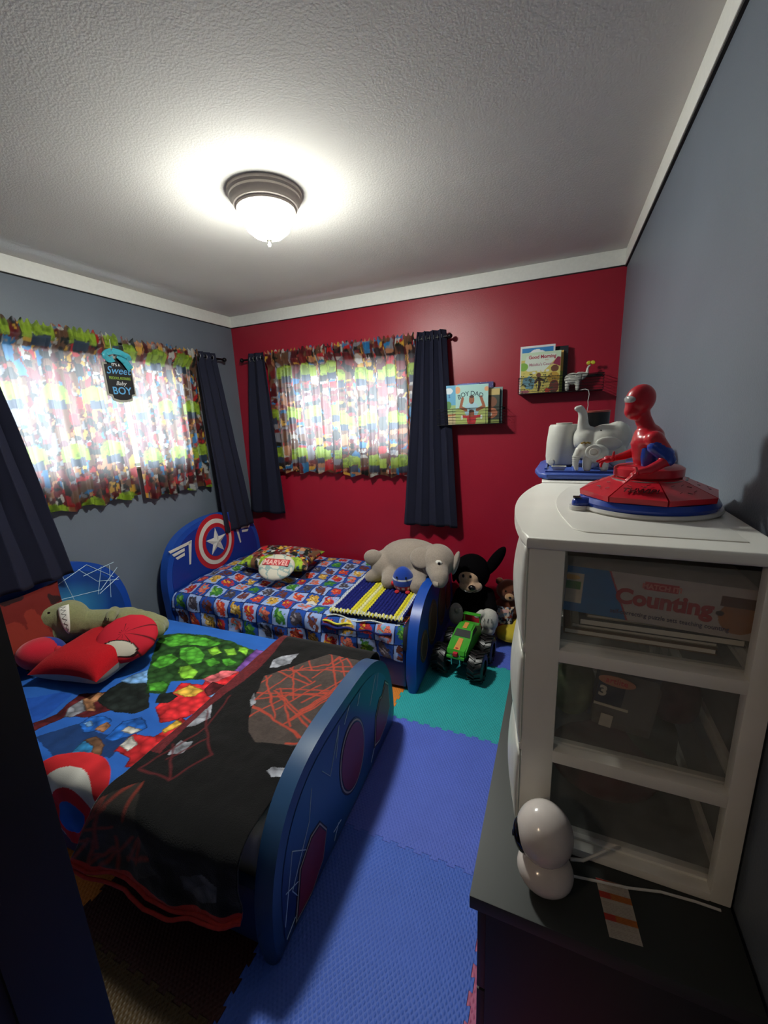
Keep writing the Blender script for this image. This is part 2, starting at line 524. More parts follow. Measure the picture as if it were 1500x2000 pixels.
for (i, j), c in colors.items():
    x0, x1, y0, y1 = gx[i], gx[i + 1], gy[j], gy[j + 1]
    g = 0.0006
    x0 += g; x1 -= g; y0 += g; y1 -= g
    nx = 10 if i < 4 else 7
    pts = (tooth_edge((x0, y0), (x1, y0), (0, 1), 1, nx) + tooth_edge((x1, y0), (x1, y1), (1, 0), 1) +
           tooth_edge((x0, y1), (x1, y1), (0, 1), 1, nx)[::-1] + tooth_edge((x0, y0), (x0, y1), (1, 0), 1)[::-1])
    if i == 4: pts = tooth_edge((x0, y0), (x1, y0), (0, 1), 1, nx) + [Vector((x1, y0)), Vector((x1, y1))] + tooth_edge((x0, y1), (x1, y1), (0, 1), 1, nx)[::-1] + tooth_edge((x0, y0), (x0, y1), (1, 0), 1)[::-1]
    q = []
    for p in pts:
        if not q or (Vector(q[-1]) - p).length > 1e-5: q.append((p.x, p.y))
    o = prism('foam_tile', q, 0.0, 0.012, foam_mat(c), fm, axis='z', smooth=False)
    o['label'] = c + ' foam tile'

# ---------------- ceiling light ----------------
nick = mat('brushed_nickel', 'b5aaa2', rough=0.55, metal=0.1)
cl = thing('ceiling_light', 'flush ceiling light with brushed nickel ring and glowing white glass bowl', 'ceiling light', (-1.13, 1.55, ZC))
L0 = (-1.13, 1.55, 0)
lathe('mounting_ring', [(0.0000, ZC), (0.1462, ZC), (0.1462, ZC - 0.012), (0.1390, ZC - 0.018), (0.1390, ZC - 0.026), (0.1280, ZC - 0.036), (0.1248, ZC - 0.05), (0.1169, ZC - 0.054), (0.1153, ZC - 0.062), (0.1074, ZC - 0.064), (0.1059, ZC - 0.05)], nick, cl, at=L0, seg=64, cap=False)
mg = mat('lit_glass_bowl', 'f6f8ef', rough=0.4, emit=LAMP_STRENGTH)
# frosted bowl: the bulbs hang low in it, so it glows less towards the rim
_nt = mg.node_tree; _b = _nt.nodes['Principled BSDF']
_tc = _nt.nodes.new('ShaderNodeTexCoord'); _sx = _nt.nodes.new('ShaderNodeSeparateXYZ'); _mr = _nt.nodes.new('ShaderNodeMapRange')
_mr.inputs[1].default_value = ZC - 0.060; _mr.inputs[2].default_value = ZC - 0.155
_mr.inputs[3].default_value = 0.08; _mr.inputs[4].default_value = 1.0
_nt.links.new(_tc.outputs['Object'], _sx.inputs[0]); _nt.links.new(_sx.outputs['Z'], _mr.inputs[0]); _pw = _nt.nodes.new('ShaderNodeMath'); _pw.operation = 'POWER'; _pw.inputs[1].default_value = 1.8; _nt.links.new(_mr.outputs[0], _pw.inputs[0])
_ml = _nt.nodes.new('ShaderNodeMath'); _ml.operation = 'MULTIPLY'; _ml.inputs[1].default_value = LAMP_STRENGTH
_nt.links.new(_pw.outputs[0], _ml.inputs[0]); _nt.links.new(_ml.outputs[0], _b.inputs['Emission Strength'])
lathe('glass_bowl', [(0.1059, ZC - 0.052), (0.1082, ZC - 0.066), (0.1011, ZC - 0.095), (0.0837, ZC - 0.128), (0.0569, ZC - 0.150), (0.0269, ZC - 0.160), (0, ZC - 0.162)], mg, cl, at=L0, seg=64, cap=False)
lathe('finial', [(0, ZC - 0.158), (0.0142, ZC - 0.160), (0.0118, ZC - 0.168), (0.0047, ZC - 0.172), (0.0047, ZC - 0.178), (0.0071, ZC - 0.184), (0.0040, ZC - 0.191), (0, ZC - 0.192)], mat('pale_finial', 'b9b4a8', rough=0.4, metal=0.6), cl, at=L0, seg=24, cap=False)

hl = thing('ceiling_light', 'added warm fill globe in the unseen hall, brightening the near side of the drawers', 'ceiling light', (-1.08, -1.3, ZC))  # added fill lamp, out of view, to brighten the drawer unit's near side
lathe('mounting_ring', [(0, ZC), (0.08, ZC), (0.08, ZC - 0.015), (0.06, ZC - 0.03), (0, ZC - 0.03)], nick, hl, at=(-1.08, -1.3, 0))
ball('fill_globe', (-1.08, -1.3, ZC - 0.11), 0.085, mat('hall_fill_globe', 'ffe2c0', emit=HALL_FILL_STRENGTH), hl)

# ---------------- curtain rods ----------------
m_rod = mat('black_rod_metal', '17151a', rough=0.35, metal=0.6)
def rod(name, label, a, b, wall):
    r = thing(name, label, 'curtain rod', a)
    a = Vector(a); b = Vector(b); d = (b - a).normalized()
    tube('rod', [a, b], 0.008, m_rod, r, seg=12)
    for p, s in ((a, -1), (b, 1)):
        ball('finial', p + d * s * 0.016, 0.018, m_rod, r)
        q = p + d * (-s) * 0.03
        w = Vector((XL, q.y, q.z)) if wall == 'left' else Vector((q.x, YB, q.z))
        br = tube('bracket', [w, q], 0.006, m_rod, r, seg=8)
        n = (w - q).normalized()
        tube('bracket_plate', [w, w - n * 0.006], 0.018, m_rod, br, seg=14)
rod('curtain_rod', 'black curtain rod over the window in the grey wall', (-2.585, 0.80, 2.09), (-2.585, 2.765, 2.09), 'left')
rod('curtain_rod', 'black curtain rod over the window in the red wall', (-2.495, 2.905, 2.09), (-0.735, 2.905, 2.09), 'back')

# ---------------- printed curtains ----------------
PALETTE['maroon2'] = hexc('7a2628')
pal = [PALETTE[k] for k in ('maroon', 'maroon2', 'dark', 'dark', 'maroon2', 'brown', 'brown', 'tan', 'gold', 'blue3', 'silver', 'cream', 'dark', 'red', 'brown', 'maroon')]
pal = [tuple(c) for c in pal]
def curtain_print(u, v, seed=3):
    """busy small figures in reds, golds, blues on dark ground with rows of lime tops"""
    wx = (fbm(u * 28, v * 28, 11) - 0.45) * 0.035; wy = (fbm(u * 28, v * 28, 17) - 0.45) * 0.035
    c = voro(u + wx, (v + wy) * 0.62, 0.018, pal, seed)
    big = voro(u + wx, (v + wy) * 0.5, 0.040, pal, seed + 5)
    c = np.where((vnoise(u * 30, v * 20, 4) > 0.55)[..., None], big, c)
    pu, pv = 0.215, 0.33
    row = np.floor(v / pv)
    uu = (u + row * 0.04) / pu
    a = (uu - np.floor(uu)) - 0.5
    b = (v / pv - row) - 0.62
    r = np.hypot(a / 0.30, b / 0.135) + (fbm(u * 45, v * 45, 8) - 0.45) * 0.5
    arm = (np.abs(np.abs(a) - 0.27) < 0.07) & (b < 0.04) & (b > -0.18)
    lime = hexc('a4c23c'); lime2 = hexc('7f9a30')
    L = (r < 1) | arm
    c = np.where(L[..., None], np.where((fbm(u * 60, v * 40, 9) > 0.42)[..., None], lime, lime2), c)
    pants = (np.abs(a) < 0.2) & (b < -0.12) & (b > -0.28)
    c = np.where((pants & ~L)[..., None], hexc('32445a'), c)
    return c
m_cur = vmat('printed_curtain_cloth', rough=0.95, transl=0.5, lift=0.28, bump=0.1)
m_pocket = m_cur
def printed_curtain(label, wall, a, b, z0, z1, seed, off):
    W = abs(b - a)
    nu = int(W / 0.004) + 1; nv = int((z1 - z0) / 0.006) + 1
    t = np.linspace(0, 1, nu)[:, None] * np.ones((1, nv)); s = np.ones((nu, 1)) * np.linspace(0, 1, nv)[None]
    zz = z0 + (z1 - z0) * s
    k = W * 24
    ph = t * k * 2 * PI * 0.5 + 0.9 * fbm(t * 9, s * 2, seed) * 3
    depth = 0.015 * np.sin(ph + 0.8 * np.sin(ph)) + 0.004 * np.sin(ph * 2.3 + 1)
    top = np.clip((s - 0.93) / 0.04, 0, 1)
    depth = depth * (1 - 0.75 * top) * (0.5 + 0.7 * (1 - s)) + 0.006 * np.sin(t * W * 190) * top
    hem = 0.012 * np.sin(ph * 0.5 + 1) * (1 - s)
    depth = depth + (0.083 - off) * np.clip((s - 0.88) / 0.05, 0, 1)
    crown = np.clip((s - 0.975) / 0.025, 0, 1) * 0.012 * np.sin(t * W * 170 + 2 * fbm(t * 20, s, 5))
    zz = zz + hem + crown
    al = a + (b - a) * t + 0.004 * np.sin(ph + 1)
    inw = off + depth
    if wall == 'left': P = np.stack([XL + inw, al, zz], -1)
    else: P = np.stack([al, YB - inw, zz], -1)
    uf = al * 1.0 + 0.012 * np.sin(ph)
    c = curtain_print(uf + seed * 0.37, zz + 0.07 * seed, 3)
    root = thing('printed_curtain', label, 'curtain', (tuple(P[nu // 2, 0])), group='short printed curtains over the windows')
    grid('cloth', P, c, m_cur, root)
    # rod pocket and turned hem, doubled cloth
    for nm, lo, hi in (('rod_pocket', 0.935, 0.975), ('hem', 0.0, 0.03)):
        i0, i1 = int(lo * (nv - 1)), int(hi * (nv - 1)) + 2
        Q = P[:, i0:i1].copy()
        if wall == 'left': Q[..., 0] += 0.003
        else: Q[..., 1] -= 0.003
        grid(nm, Q, c[:, i0:i1] * 0.9, m_cur, root)
    return root
printed_curtain('printed curtain on the grey wall, near half behind the hanging sign', 'left', 1.02, 1.86, 1.12, 2.135, 1, 0.042)
printed_curtain('printed curtain on the grey wall, far half next to the corner', 'left', 1.885, 2.50, 1.09, 2.125, 2, 0.045)
printed_curtain('printed curtain on the red wall, left half', 'back', -2.26, -1.62, 1.145, 2.13, 3, 0.055)
printed_curtain('printed curtain on the red wall, right half', 'back', -1.61, -0.97, 1.125, 2.13, 4, 0.055)

# ---------------- navy side curtains ----------------
m_navy = mat('navy_curtain_cloth', '0a0e29', rough=0.85, noise=0.08, nscale=20, bump=0.15, bscale=500, sheen=0.0)
def navy(label, wall, top, bot, zt, zb_, off0, off1, folds, seed, amp=0.02, thick=0.004):
    """top=(a,b) and bottom=(a,b) extents along the wall"""
    nu, nv = 140, 60
    t = np.linspace(0, 1, nu)[:, None] * np.ones((1, nv)); s = np.ones((nu, 1)) * np.linspace(0, 1, nv)[None]
    e = s ** 0.9
    a = top[0] + (bot[0] - top[0]) * e; b = top[1] + (bot[1] - top[1]) * e
    ph = t * folds * 2 * PI + 0.6 * fbm(t * 3, s * 2, seed) * 2
    al = a + (b - a) * t + 0.010 * np.sin(ph * 2) * (1 - 0.5 * s)
    dp = off0 + (off1 - off0) * s + amp * np.sin(ph) * (1.0 - 0.3 * s) + 0.006 * fbm(t * 6, s * 8, seed + 3)
    zz = zt + (zb_ - zt) * s + 0.006 * np.sin(ph + 1) * s
    if wall == 'left': P = np.stack([XL + dp, al, zz], -1)
    else: P = np.stack([al, YB - dp, zz], -1)
    root = thing('navy_curtain', label, 'curtain', tuple(P[nu // 2, -1]), group='long navy side curtains')
    grid('cloth', P, None, m_navy, root, solid=thick)
    mr = mat('grommet_metal', 'c8c8c8', rough=0.3, metal=1)
    for k in range(int(folds * 2)):
        tt = (k + 0.5) / (folds * 2)
        c = Vector(P[int(tt * (nu - 1)), 0])
        yy = top[0] + (top[1] - top[0]) * tt
        cen = Vector((XL + 0.065, yy, 2.09)) if wall == 'left' else Vector((yy, YB - 0.07, 2.09))
        ax = Vector((0, 1, 0)) if wall == 'left' else Vector((1, 0, 0))
        o2 = ax.orthogonal().normalized(); o3 = ax.cross(o2)
        tube('grommet', [cen + (o2 * math.cos(q) + o3 * math.sin(q)) * 0.021 for q in np.linspace(0, 2 * PI, 17)[:-1]], 0.003, mr, root, seg=6, closed=True)
    return root
navy('navy curtain on the grey wall beside the corner, its end lying on the star headboard', 'left', (2.46, 2.66), (2.46, 2.80), 2.125, 0.69, 0.065, 0.14, 3, 3)
navy('navy curtain at the left edge of the picture, nearest the dark door', 'left', (0.86, 1.13), (0.86, 1.275), 2.125, 0.80, 0.10, 0.20, 3, 5, amp=0.03)
navy('navy curtain on the red wall left of the printed curtain', 'back', (-2.43, -2.28), (-2.60, -2.22), 2.135, 0.77, 0.07, 0.06, 2, 7, amp=0.018)
navy('long navy curtain on the red wall beside the book baskets', 'back', (-0.95, -0.76), (-1.08, -0.67), 2.135, 0.755, 0.07, 0.09, 3.5, 9, amp=0.028)

# ---------------- hanging sign on the printed curtain ----------------
sg = thing('hanging_sign', 'small black scalloped plaque with lettering and turquoise bow, hung on the printed curtain', 'sign', (-2.53, 1.85, 1.74))
SX = XL + 0.115; sc = (1.812, 1.868)
def plaque(k):
    pts = []
    for qx, qy, sx, sy in ((1, 1, 1, 1), (-1, 1, -1, 1), (-1, -1, -1, -1), (1, -1, 1, -1)):
        P_ = [(0.083 * k, 0.03), (0.083 * k, 0.085 * k), (0.060 * k, 0.088 * k), (0.056 * k, 0.112 * k), (0.02, 0.122 * k)]
        if sx * sy < 0: P_ = P_[::-1]
        pts += [(sc[0] + sx * a, sc[1] + sy * b) for a, b in P_]
    return pts
prism('backing', plaque(1.13), SX - 0.008, SX - 0.003, mat('plaque_grey', 'a9a69c', rough=0.7), sg, bevel=0.001, seg=1)
prism('plaque', plaque(1.0), SX - 0.003, SX + 0.002, mat('plaque_black', '15151b', rough=0.6), sg, bevel=0.001, seg=1)
mb = mat('letter_blue', '5fa8dc'); mw_ = mat('letter_white', 'e8e8e8'); mgn = mat('letter_green', '8fae3c')
def stext(s, size, m, dz, dy=0, shear=0, off=0, xs=1.0):
    o = text('lettering', s, size, m, frame((SX + 0.0022, sc[0] + dy, sc[1] + dz), (0, 1, 0), (0, 0, 1)), sg, shear=shear, off=off, xs=xs)
    return o
stext("IT'S A", 0.022, mw_, 0.078, -0.012, off=0.0004)
stext('Sweet', 0.062, mb, 0.032, -0.004, shear=0.35, off=0.0003)
stext('PRECIOUS, ADORABLE', 0.022, mgn, 0.000, 0, off=0.0004, xs=0.62)
stext('Baby', 0.034, mw_, -0.034, 0.0, shear=0.35)
stext('BOY', 0.062, mb, -0.088, 0.0, off=0.001)
m_bow = mat('turquoise_satin', '3aa6b8', rough=0.35, sheen=0.3)
def ribbon(pts, w, nm):
    n = 24
    P = np.zeros((n, 5, 3))
    pts = [Vector(p) + Vector((0, -0.052, 0.012)) for p in pts]
    for i in range(n):
        t = i / (n - 1) * (len(pts) - 1); k = min(int(t), len(pts) - 2); f = t - k
        f = f * f * (3 - 2 * f)
        p = pts[k].lerp(pts[k + 1], f)
        d = (pts[k + 1] - pts[k]).normalized(); nn = d.cross(Vector((1, 0, 0))).normalized()
        for j in range(5):
            ww = (j - 2) / 2 * w * (0.35 if i == 0 else 1)
            P[i, j] = p + nn * ww + Vector((0.004 * math.cos(j * 1.5 + i * 0.3), 0, 0))
    grid(nm, P, None, m_bow, sg, solid=0.0012)
bx_ = SX + 0.012
ribbon([(bx_, 1.835, 2.02), (bx_ + 0.01, 1.795, 2.005), (bx_ + 0.012, 1.775, 1.985), (bx_, 1.81, 1.965), (bx_, 1.838, 1.975)], 0.017, 'bow_loop')
ribbon([(bx_, 1.835, 2.02), (bx_ + 0.01, 1.885, 2.012), (bx_ + 0.012, 1.925, 1.995), (bx_, 1.935, 1.972)], 0.018, 'bow_loop')
ribbon([(bx_ + 0.004, 1.865, 2.00), (bx_ + 0.008, 1.905, 1.965), (bx_, 1.935, 1.92)], 0.022, 'bow_tail')
tubes('hanging_cord', [[(SX, 1.79, 1.99), (SX, 1.79, 2.10)]], 0.0012, mw_, sg)

# ---------------- beds ----------------
PAT = json.loads('''{"com":[["blue2",[[0.667,-0.38],[0.461,-0.292],[0.561,-0.211],[0.629,-0.203],[0.663,-0.307]]],["navy",[[0.762,-0.426],[0.841,-0.324],[1.033,-0.32],[1.019,-0.267],[1.128,-0.308],[1.148,-0.404],[0.985,-0.441],[0.982,-0.472]]],["maroon",[[0.723,-0.411],[0.667,-0.38],[0.697,-0.308],[0.66,-0.193],[0.774,-0.132],[0.877,-0.161],[0.898,-0.222],[0.826,-0.288],[0.755,-0.31],[0.737,-0.357]]],["silver",[[0.748,-0.313],[0.713,-0.27],[0.712,-0.213],[0.797,-0.254],[0.784,-0.301]]],["tan",[[0.712,-0.213],[0.724,-0.16],[0.788,-0.134],[0.809,-0.158],[0.781,-0.214],[0.833,-0.243],[0.797,-0.254]]],["dark",[[0.749,-0.115],[0.77,-0.028],[0.906,-0.04],[1.052,-0.162],[1.017,-0.206],[0.898,-0.222],[0.784,-0.202]]],["sky",[[0.747,-0.063],[0.797,0.052],[0.914,0.087],[0.948,0.027],[0.902,-0.028],[0.819,-0.067]]],["dkgreen",[[0.814,0.028],[0.69,0.161],[0.57,0.307],[0.637,0.376],[0.817,0.399],[1.014,0.381],[1.209,0.334],[1.259,0.193],[1.173,0.083],[0.986,0.011],[1.04,-0.074],[0.946,-0.091]]],["green",[[0.601,0.258],[0.619,0.321],[0.645,0.369],[0.813,0.378],[0.981,0.353],[0.961,0.311],[0.791,0.278],[0.731,0.243]]],["green",[[0.792,0.243],[0.869,0.284],[0.979,0.231],[1.021,0.165],[0.965,0.133],[0.873,0.167]]],["lime",[[0.935,0.109],[0.973,0.135],[1.06,0.103],[1.078,0.053],[1.012,0.046],[0.962,0.073]]],["green",[[0.779,0.076],[0.74,0.16],[0.789,0.191],[0.873,0.167],[0.881,0.107],[0.847,0.067]]],["lime",[[0.95,0.273],[0.979,0.316],[1.054,0.271],[1.025,0.229]]],["lime",[[1.039,0.3],[1.081,0.33],[1.144,0.281],[1.103,0.253]]],["green",[[1.018,0.179],[1.046,0.219],[1.113,0.193],[1.095,0.143]]],["green",[[1.091,0.217],[1.131,0.245],[1.196,0.219],[1.159,0.177]]],["green",[[0.898,-0.042],[0.935,0.009],[1.0,-0.011],[1.012,-0.058],[0.951,-0.077]]],["lime",[[1.096,0.351],[1.172,0.34],[1.198,0.281],[1.122,0.308]]],["purple",[[1.22,0.167],[1.208,0.268],[1.207,0.35],[1.28,0.339],[1.323,0.227],[1.277,0.17]]],["red",[[1.057,-0.044],[1.044,0.016],[1.147,0.035],[1.131,0.083],[1.228,0.169],[1.295,0.161],[1.335,0.031],[1.313,-0.069],[1.25,-0.153],[1.174,-0.217],[1.081,-0.153],[1.055,-0.105]]],["pink",[[1.118,0.065],[1.168,0.144],[1.244,0.174],[1.226,0.113],[1.186,0.047]]],["maroon",[[1.184,0.008],[1.184,0.059],[1.271,0.061],[1.286,-0.009],[1.234,-0.025]]],["gold",[[1.062,-0.049],[1.093,0.018],[1.188,0.003],[1.183,-0.041],[1.143,-0.059]]],["cream",[[1.282,0.116],[1.268,0.181],[1.301,0.177],[1.33,0.105]]],["sky",[[1.242,-0.022],[1.254,0.005],[1.3,-0.004],[1.296,-0.04]]],["dark",[[1.017,-0.081],[1.049,-0.046],[1.109,-0.064],[1.103,-0.113],[1.045,-0.131]]],["red",[[1.13,-0.377],[1.116,-0.284],[1.218,-0.279],[1.229,-0.159],[1.295,-0.179],[1.295,-0.315],[1.28,-0.4],[1.233,-0.415],[1.221,-0.38]]],["gold",[[1.213,-0.243],[1.224,-0.171],[1.265,-0.188],[1.242,-0.253]]],["cream",[[1.124,-0.353],[1.122,-0.296],[1.186,-0.325],[1.179,-0.361]]],["blue",[[1.024,-0.341],[1.014,-0.249],[1.071,-0.21],[1.144,-0.246],[1.115,-0.312],[1.074,-0.343]]],["cream",[[1.055,-0.294],[1.062,-0.263],[1.132,-0.26],[1.112,-0.295]]],["blue3",[[0.979,-0.443],[0.949,-0.375],[0.98,-0.337],[1.076,-0.378],[1.071,-0.437]]],["brown",[[0.946,-0.367],[0.976,-0.334],[1.065,-0.364],[1.114,-0.423],[1.071,-0.413],[1.015,-0.38]]],["blue",[[0.847,-0.322],[0.844,-0.272],[0.914,-0.249],[0.965,-0.264],[0.952,-0.318],[0.908,-0.342]]],["tan",[[0.929,-0.316],[0.945,-0.271],[0.984,-0.278],[0.988,-0.316]]],["sky",[[0.858,-0.308],[0.872,-0.284],[0.909,-0.302],[0.892,-0.318]]]],"bl":[["gray",[[1.57,-0.165],[1.526,-0.105],[1.46,0.023],[1.414,0.144],[1.516,0.286],[1.621,0.386],[1.777,0.388],[1.907,0.35],[1.887,0.215],[1.837,-0.005],[1.842,-0.145],[1.793,-0.157],[1.63,-0.198]]],["silver",[[1.397,0.207],[1.374,0.265],[1.394,0.309],[1.462,0.358],[1.468,0.272],[1.424,0.222]]],["silver",[[1.747,-0.29],[1.758,-0.272],[1.846,-0.243],[1.853,-0.276],[1.774,-0.305]]],["black",[[1.784,-0.096],[1.786,-0.05],[1.843,0.012],[1.854,-0.091]]],["silver",[[1.778,-0.062],[1.839,-0.065],[1.833,-0.08],[1.788,-0.072]]],["silver",[[1.457,-0.012],[1.446,0.03],[1.495,-0.022],[1.487,-0.046]]],["gray2",[[1.107,-0.669],[1.222,-0.541],[1.381,-0.452],[1.436,-0.497],[1.483,-0.546],[1.572,-0.622],[1.385,-0.803],[1.19,-0.771],[1.048,-0.799]]],["silver2",[[1.639,-0.606],[1.707,-0.571],[1.762,-0.578],[1.762,-0.616],[1.705,-0.656],[1.656,-0.638]]],["silver",[[1.299,-0.225],[1.292,-0.15],[1.321,-0.077],[1.374,-0.153],[1.344,-0.201]]],["silver",[[1.366,-0.348],[1.355,-0.278],[1.405,-0.271],[1.413,-0.317]]]]}''')
ROT = math.radians(2.3)
B1 = Matrix.Translation((-2.60, 1.09, 0)) @ Matrix.Rotation(ROT, 4, 'Z')
B2 = Matrix.Translation((-2.60, 2.375, 0)) @ Matrix.Rotation(ROT, 4, 'Z')
m_bedblue = mat('blue_moulded_plastic', '1246a2', rough=0.35, noise=0.04, nscale=6, bump=0.08, bscale=300)
m_beddark = mat('dark_blue_moulded_plastic', '2a4a70', rough=0.32, noise=0.06, nscale=6)
def arch(w, zlow, zpeak, zbot, drop, n=28):
    """outline in (y,z): straight sides, rounded shoulders, arched top"""
    zb = zlow
    pts = []
    for t in np.linspace(-1, 1, 45):
        q = math.copysign(1 - (1 - abs(t)) ** 2.2, t)
        pts.append((w * q, zb + (zpeak - drop * q * q - zb) * (1 - abs(q) ** (7 if drop else 3.5)) ** (0.42 if drop else 0.4545)))
    if zbot < zb - 1e-6: pts = [(-w, zbot)] + pts + [(w, zbot)]
    return pts
def ell(cy, cz, ry, rz, n=32, a0=0.0):
    return [(cy + ry * math.cos(a0 + 2 * PI * k / n), cz + rz * math.sin(a0 + 2 * PI * k / n)) for k in range(n)]
def bed(loc, label, style):
    b = thing('toddler_bed', label, 'bed', loc, ROT, local=True)
    mm = m_bedblue
    hb = prism('headboard', arch(0.52, 0.40, 0.87, 0.0, 0.15), 0.02, 0.085, mm, b, bevel=0.026, seg=4)
    inner = arch(0.475, 0.42, 0.832, 0.10, 0.14)
    fm_ = m_bedblue if style == 'star' else m_beddark
    fb = prism('footboard', arch(0.52, 0.10, 0.535, 0.0, 0), 1.838, 1.90, fm_, b, bevel=0.030, seg=6)
    for s in (-1, 1):
        box('side_rail', (0.07, min(s * 0.465, s * 0.50), 0.03), (1.83, max(s * 0.465, s * 0.50), 0.25), m_bedblue if style == 'star' else mat('navy_rail_plastic', '17305c', rough=0.4), b, bevel=0.01)
    if style == 'star':
        pn = prism('headboard_panel', inner, 0.083, 0.087, mat('headboard_panel_blue', '0e2f86', rough=0.35), hb, bevel=0.001, seg=1)
        e = (-0.02, 0.655)
        mr_, mw, mbl = mat('emblem_red', 'b0202c', rough=0.35), mat('emblem_white', 'cdc8bf', rough=0.4), mat('emblem_blue', '17388a', rough=0.35)
        x = 0.086
        for r, m, nm in ((0.222, mr_, 'ring'), (0.185, mw, 'ring'), (0.150, mr_, 'ring'), (0.118, mbl, 'disc')):
            prism(nm, ell(e[0], e[1], r * 0.96, r, 48), x, x + 0.003, m, hb, bevel=0.0008, seg=1); x += 0.003
        star = []
        for k in range(10):
            r = 0.115 if k % 2 == 0 else 0.045
            star.append((e[0] + r * math.sin(PI * k / 5), e[1] + r * math.cos(PI * k / 5)))
        vv = [(x, *p) for p in star] + [(x + 0.014, *e)]
        raw('star', vv + [(x, *e)], [(k, (k + 1) % 10, 10) for k in range(10)], mat('emblem_silver', 'c9c7c2', rough=0.35), hb, smooth=False)
        for s in (-1, 1):
            c0 = e[0] + s * 0.34
            Q = lambda a, z: (c0 + s * a, z)
            bars = [[Q(-0.10, .735), Q(.11, .715), Q(.095, .695), Q(-.085, .712)], [Q(-.03, .697), Q(.085, .683), Q(.07, .663), Q(-.028, .675)],
                    [Q(-.025, .663), Q(.06, .650), Q(.045, .632), Q(-.023, .642)], [Q(-.105, .735), Q(-.075, .730), Q(-.052, .56), Q(-.066, .56)]]
            for bb in bars:
                prism('wing_bar', bb if s > 0 else bb[::-1], 0.0868, 0.0900, mw, hb, bevel=0.0006, seg=1)
        for k, (cy, cz, ry, rz) in enumerate(((-0.345, 0.22, 0.085, 0.10), (-0.13, 0.27, 0.115, 0.15), (0.13, 0.27, 0.115, 0.15), (0.345, 0.24, 0.085, 0.11))):
            d = prism('round_badge', ell(cy, cz, ry, rz), 1.899, 1.903, mat('badge_brown', '5a4438', rough=0.5), fb, bevel=0.001, seg=1)
            bm = bmesh.new()
            tube_bm(bm, [(1.904, p[0], p[1]) for p in ell(cy, cz, ry * 0.82, rz * 0.82)], 0.002, 5, True)
            from_bm('badge_ring', bm, mat('badge_tan', '806a58', rough=0.5), d, smooth=True)
    else:
        # printed panel: sky blue fading to navy, crossed by pale lines
        n1, n2 = 150, 110
        Y = np.linspace(-0.475, 0.475, n1)[:, None] * np.ones((1, n2)); t = np.ones((n1, 1)) * np.linspace(0, 1, n2)[None]
        topf = 0.42 + (0.402 - 0.14 * (Y / 0.475) ** 2) * (1 - np.clip(np.abs(Y) / 0.477, 0, 1) ** 7) ** 0.42
        Zg = 0.25 + (topf - 0.25) * t
        g = np.clip(1 - np.hypot((Y - 0.1) / 0.30, (Zg - 0.55) / 0.2), 0, 1)[..., None]
        c = np.array(hexc('123f86')) * (1 - g) + np.array(hexc('4aa6cc')) * g
        glow = fbm(Y * 14, Zg * 5, 2)[..., None]
        c = c * (0.75 + 0.5 * glow)
        redp = ((Zg > 0.80) & (Y < 0.36) & (Y > 0.22) & (vnoise(Y * 70, Zg * 70, 5) > 0.3))
        c = np.where(redp[..., None], np.array(hexc('a8322e')), c)
        P = np.stack([np.full_like(Y, 0.0872), Y, Zg], -1)
        grid('headboard_print', P, c, vmat('gloss_print', rough=0.35, bump=0.0, spec=0.5), hb)
        lines = [((.30, .80), (.44, .67)), ((.27, .74), (.46, .76)), ((.35, .62), (.475, .72)), ((.25, .79), (.34, .68)), ((.34, .68), (.47, .64)), ((.38, .76), (.33, .60)), ((.43, .75), (.40, .55)), ((.34, .60), (.475, .66)),
                 ((.12, .74), (.30, .80)), ((.1, .66), (.35, .62)), ((.16, .8), (.2, .6))]
        for a, q in lines: tube('pale_line', [(0.088, *a), (0.088, *q)], 0.0018, mat('pale_print_line', 'b9d4e4', rough=0.4), hb, seg=4)
        # footboard: printed blue panel, outlined oval badge and side badges
        n1, n2 = 160, 80
        Y = np.linspace(-0.475, 0.475, n1)[:, None] * np.ones((1, n2)); t = np.ones((n1, 1)) * np.linspace(0, 1, n2)[None]
        topf = 0.10 + 0.385 * (1 - np.clip(np.abs(Y) / 0.477, 0, 1) ** 3.5) ** 0.4545
        Zg = 0.035 + (topf - 0.035) * t
        g = (0.5 + 0.5 * np.sin(Y * 9 + Zg * 8 + 1.0))[..., None] * 0.8
        c = np.array(hexc('1a2f66')) * (1 - g) + np.array(hexc('2f6f9c')) * g
        P = np.stack([np.full_like(Y, 1.9016), Y, Zg], -1)
        grid('footboard_print', P[::-1], c[::-1], vmat('gloss_print'), fb)
        mo, mi, mc = mat('badge_outline', '1a1418', rough=0.4), mat('badge_cream', 'c4b49a', rough=0.5), mat('badge_maroon', '8a2030', rough=0.45)
        shapes = [('oval_badge', [(0.03 + 0.118 * math.cos(a), 0.255 + 0.155 * math.sin(a)) for a in np.linspace(0, 2 * PI, 41)[:-1]]),
                  ('side_badge', [(.24, .10), (.27, .24), (.33, .30), (.36, .29), (.41, .34), (.45, .30), (.46, .16), (.40, .10), (.30, .08)]),
                  ('side_badge', [(-.43, .04), (-.38, .20), (-.30, .245), (-.24, .235), (-.20, .16), (-.24, .07), (-.33, .03)])]
        for nm, pts in shapes:
            cy = sum(p[0] for p in pts) / len(pts); cz = sum(p[1] for p in pts) / len(pts)
            sc_ = lambda k: [(cy + (p[0] - cy) * k, cz + (p[1] - cz) * k) for p in pts]
            o = prism(nm, sc_(1.0), 1.9016, 1.9030, mo, fb)
            prism('badge_rim', sc_(0.95), 1.9030, 1.9040, mi, o); prism('badge_line', sc_(0.90), 1.9040, 1.9048, mo, o); prism('badge_face', sc_(0.86), 1.9048, 1.9056, mc, o)
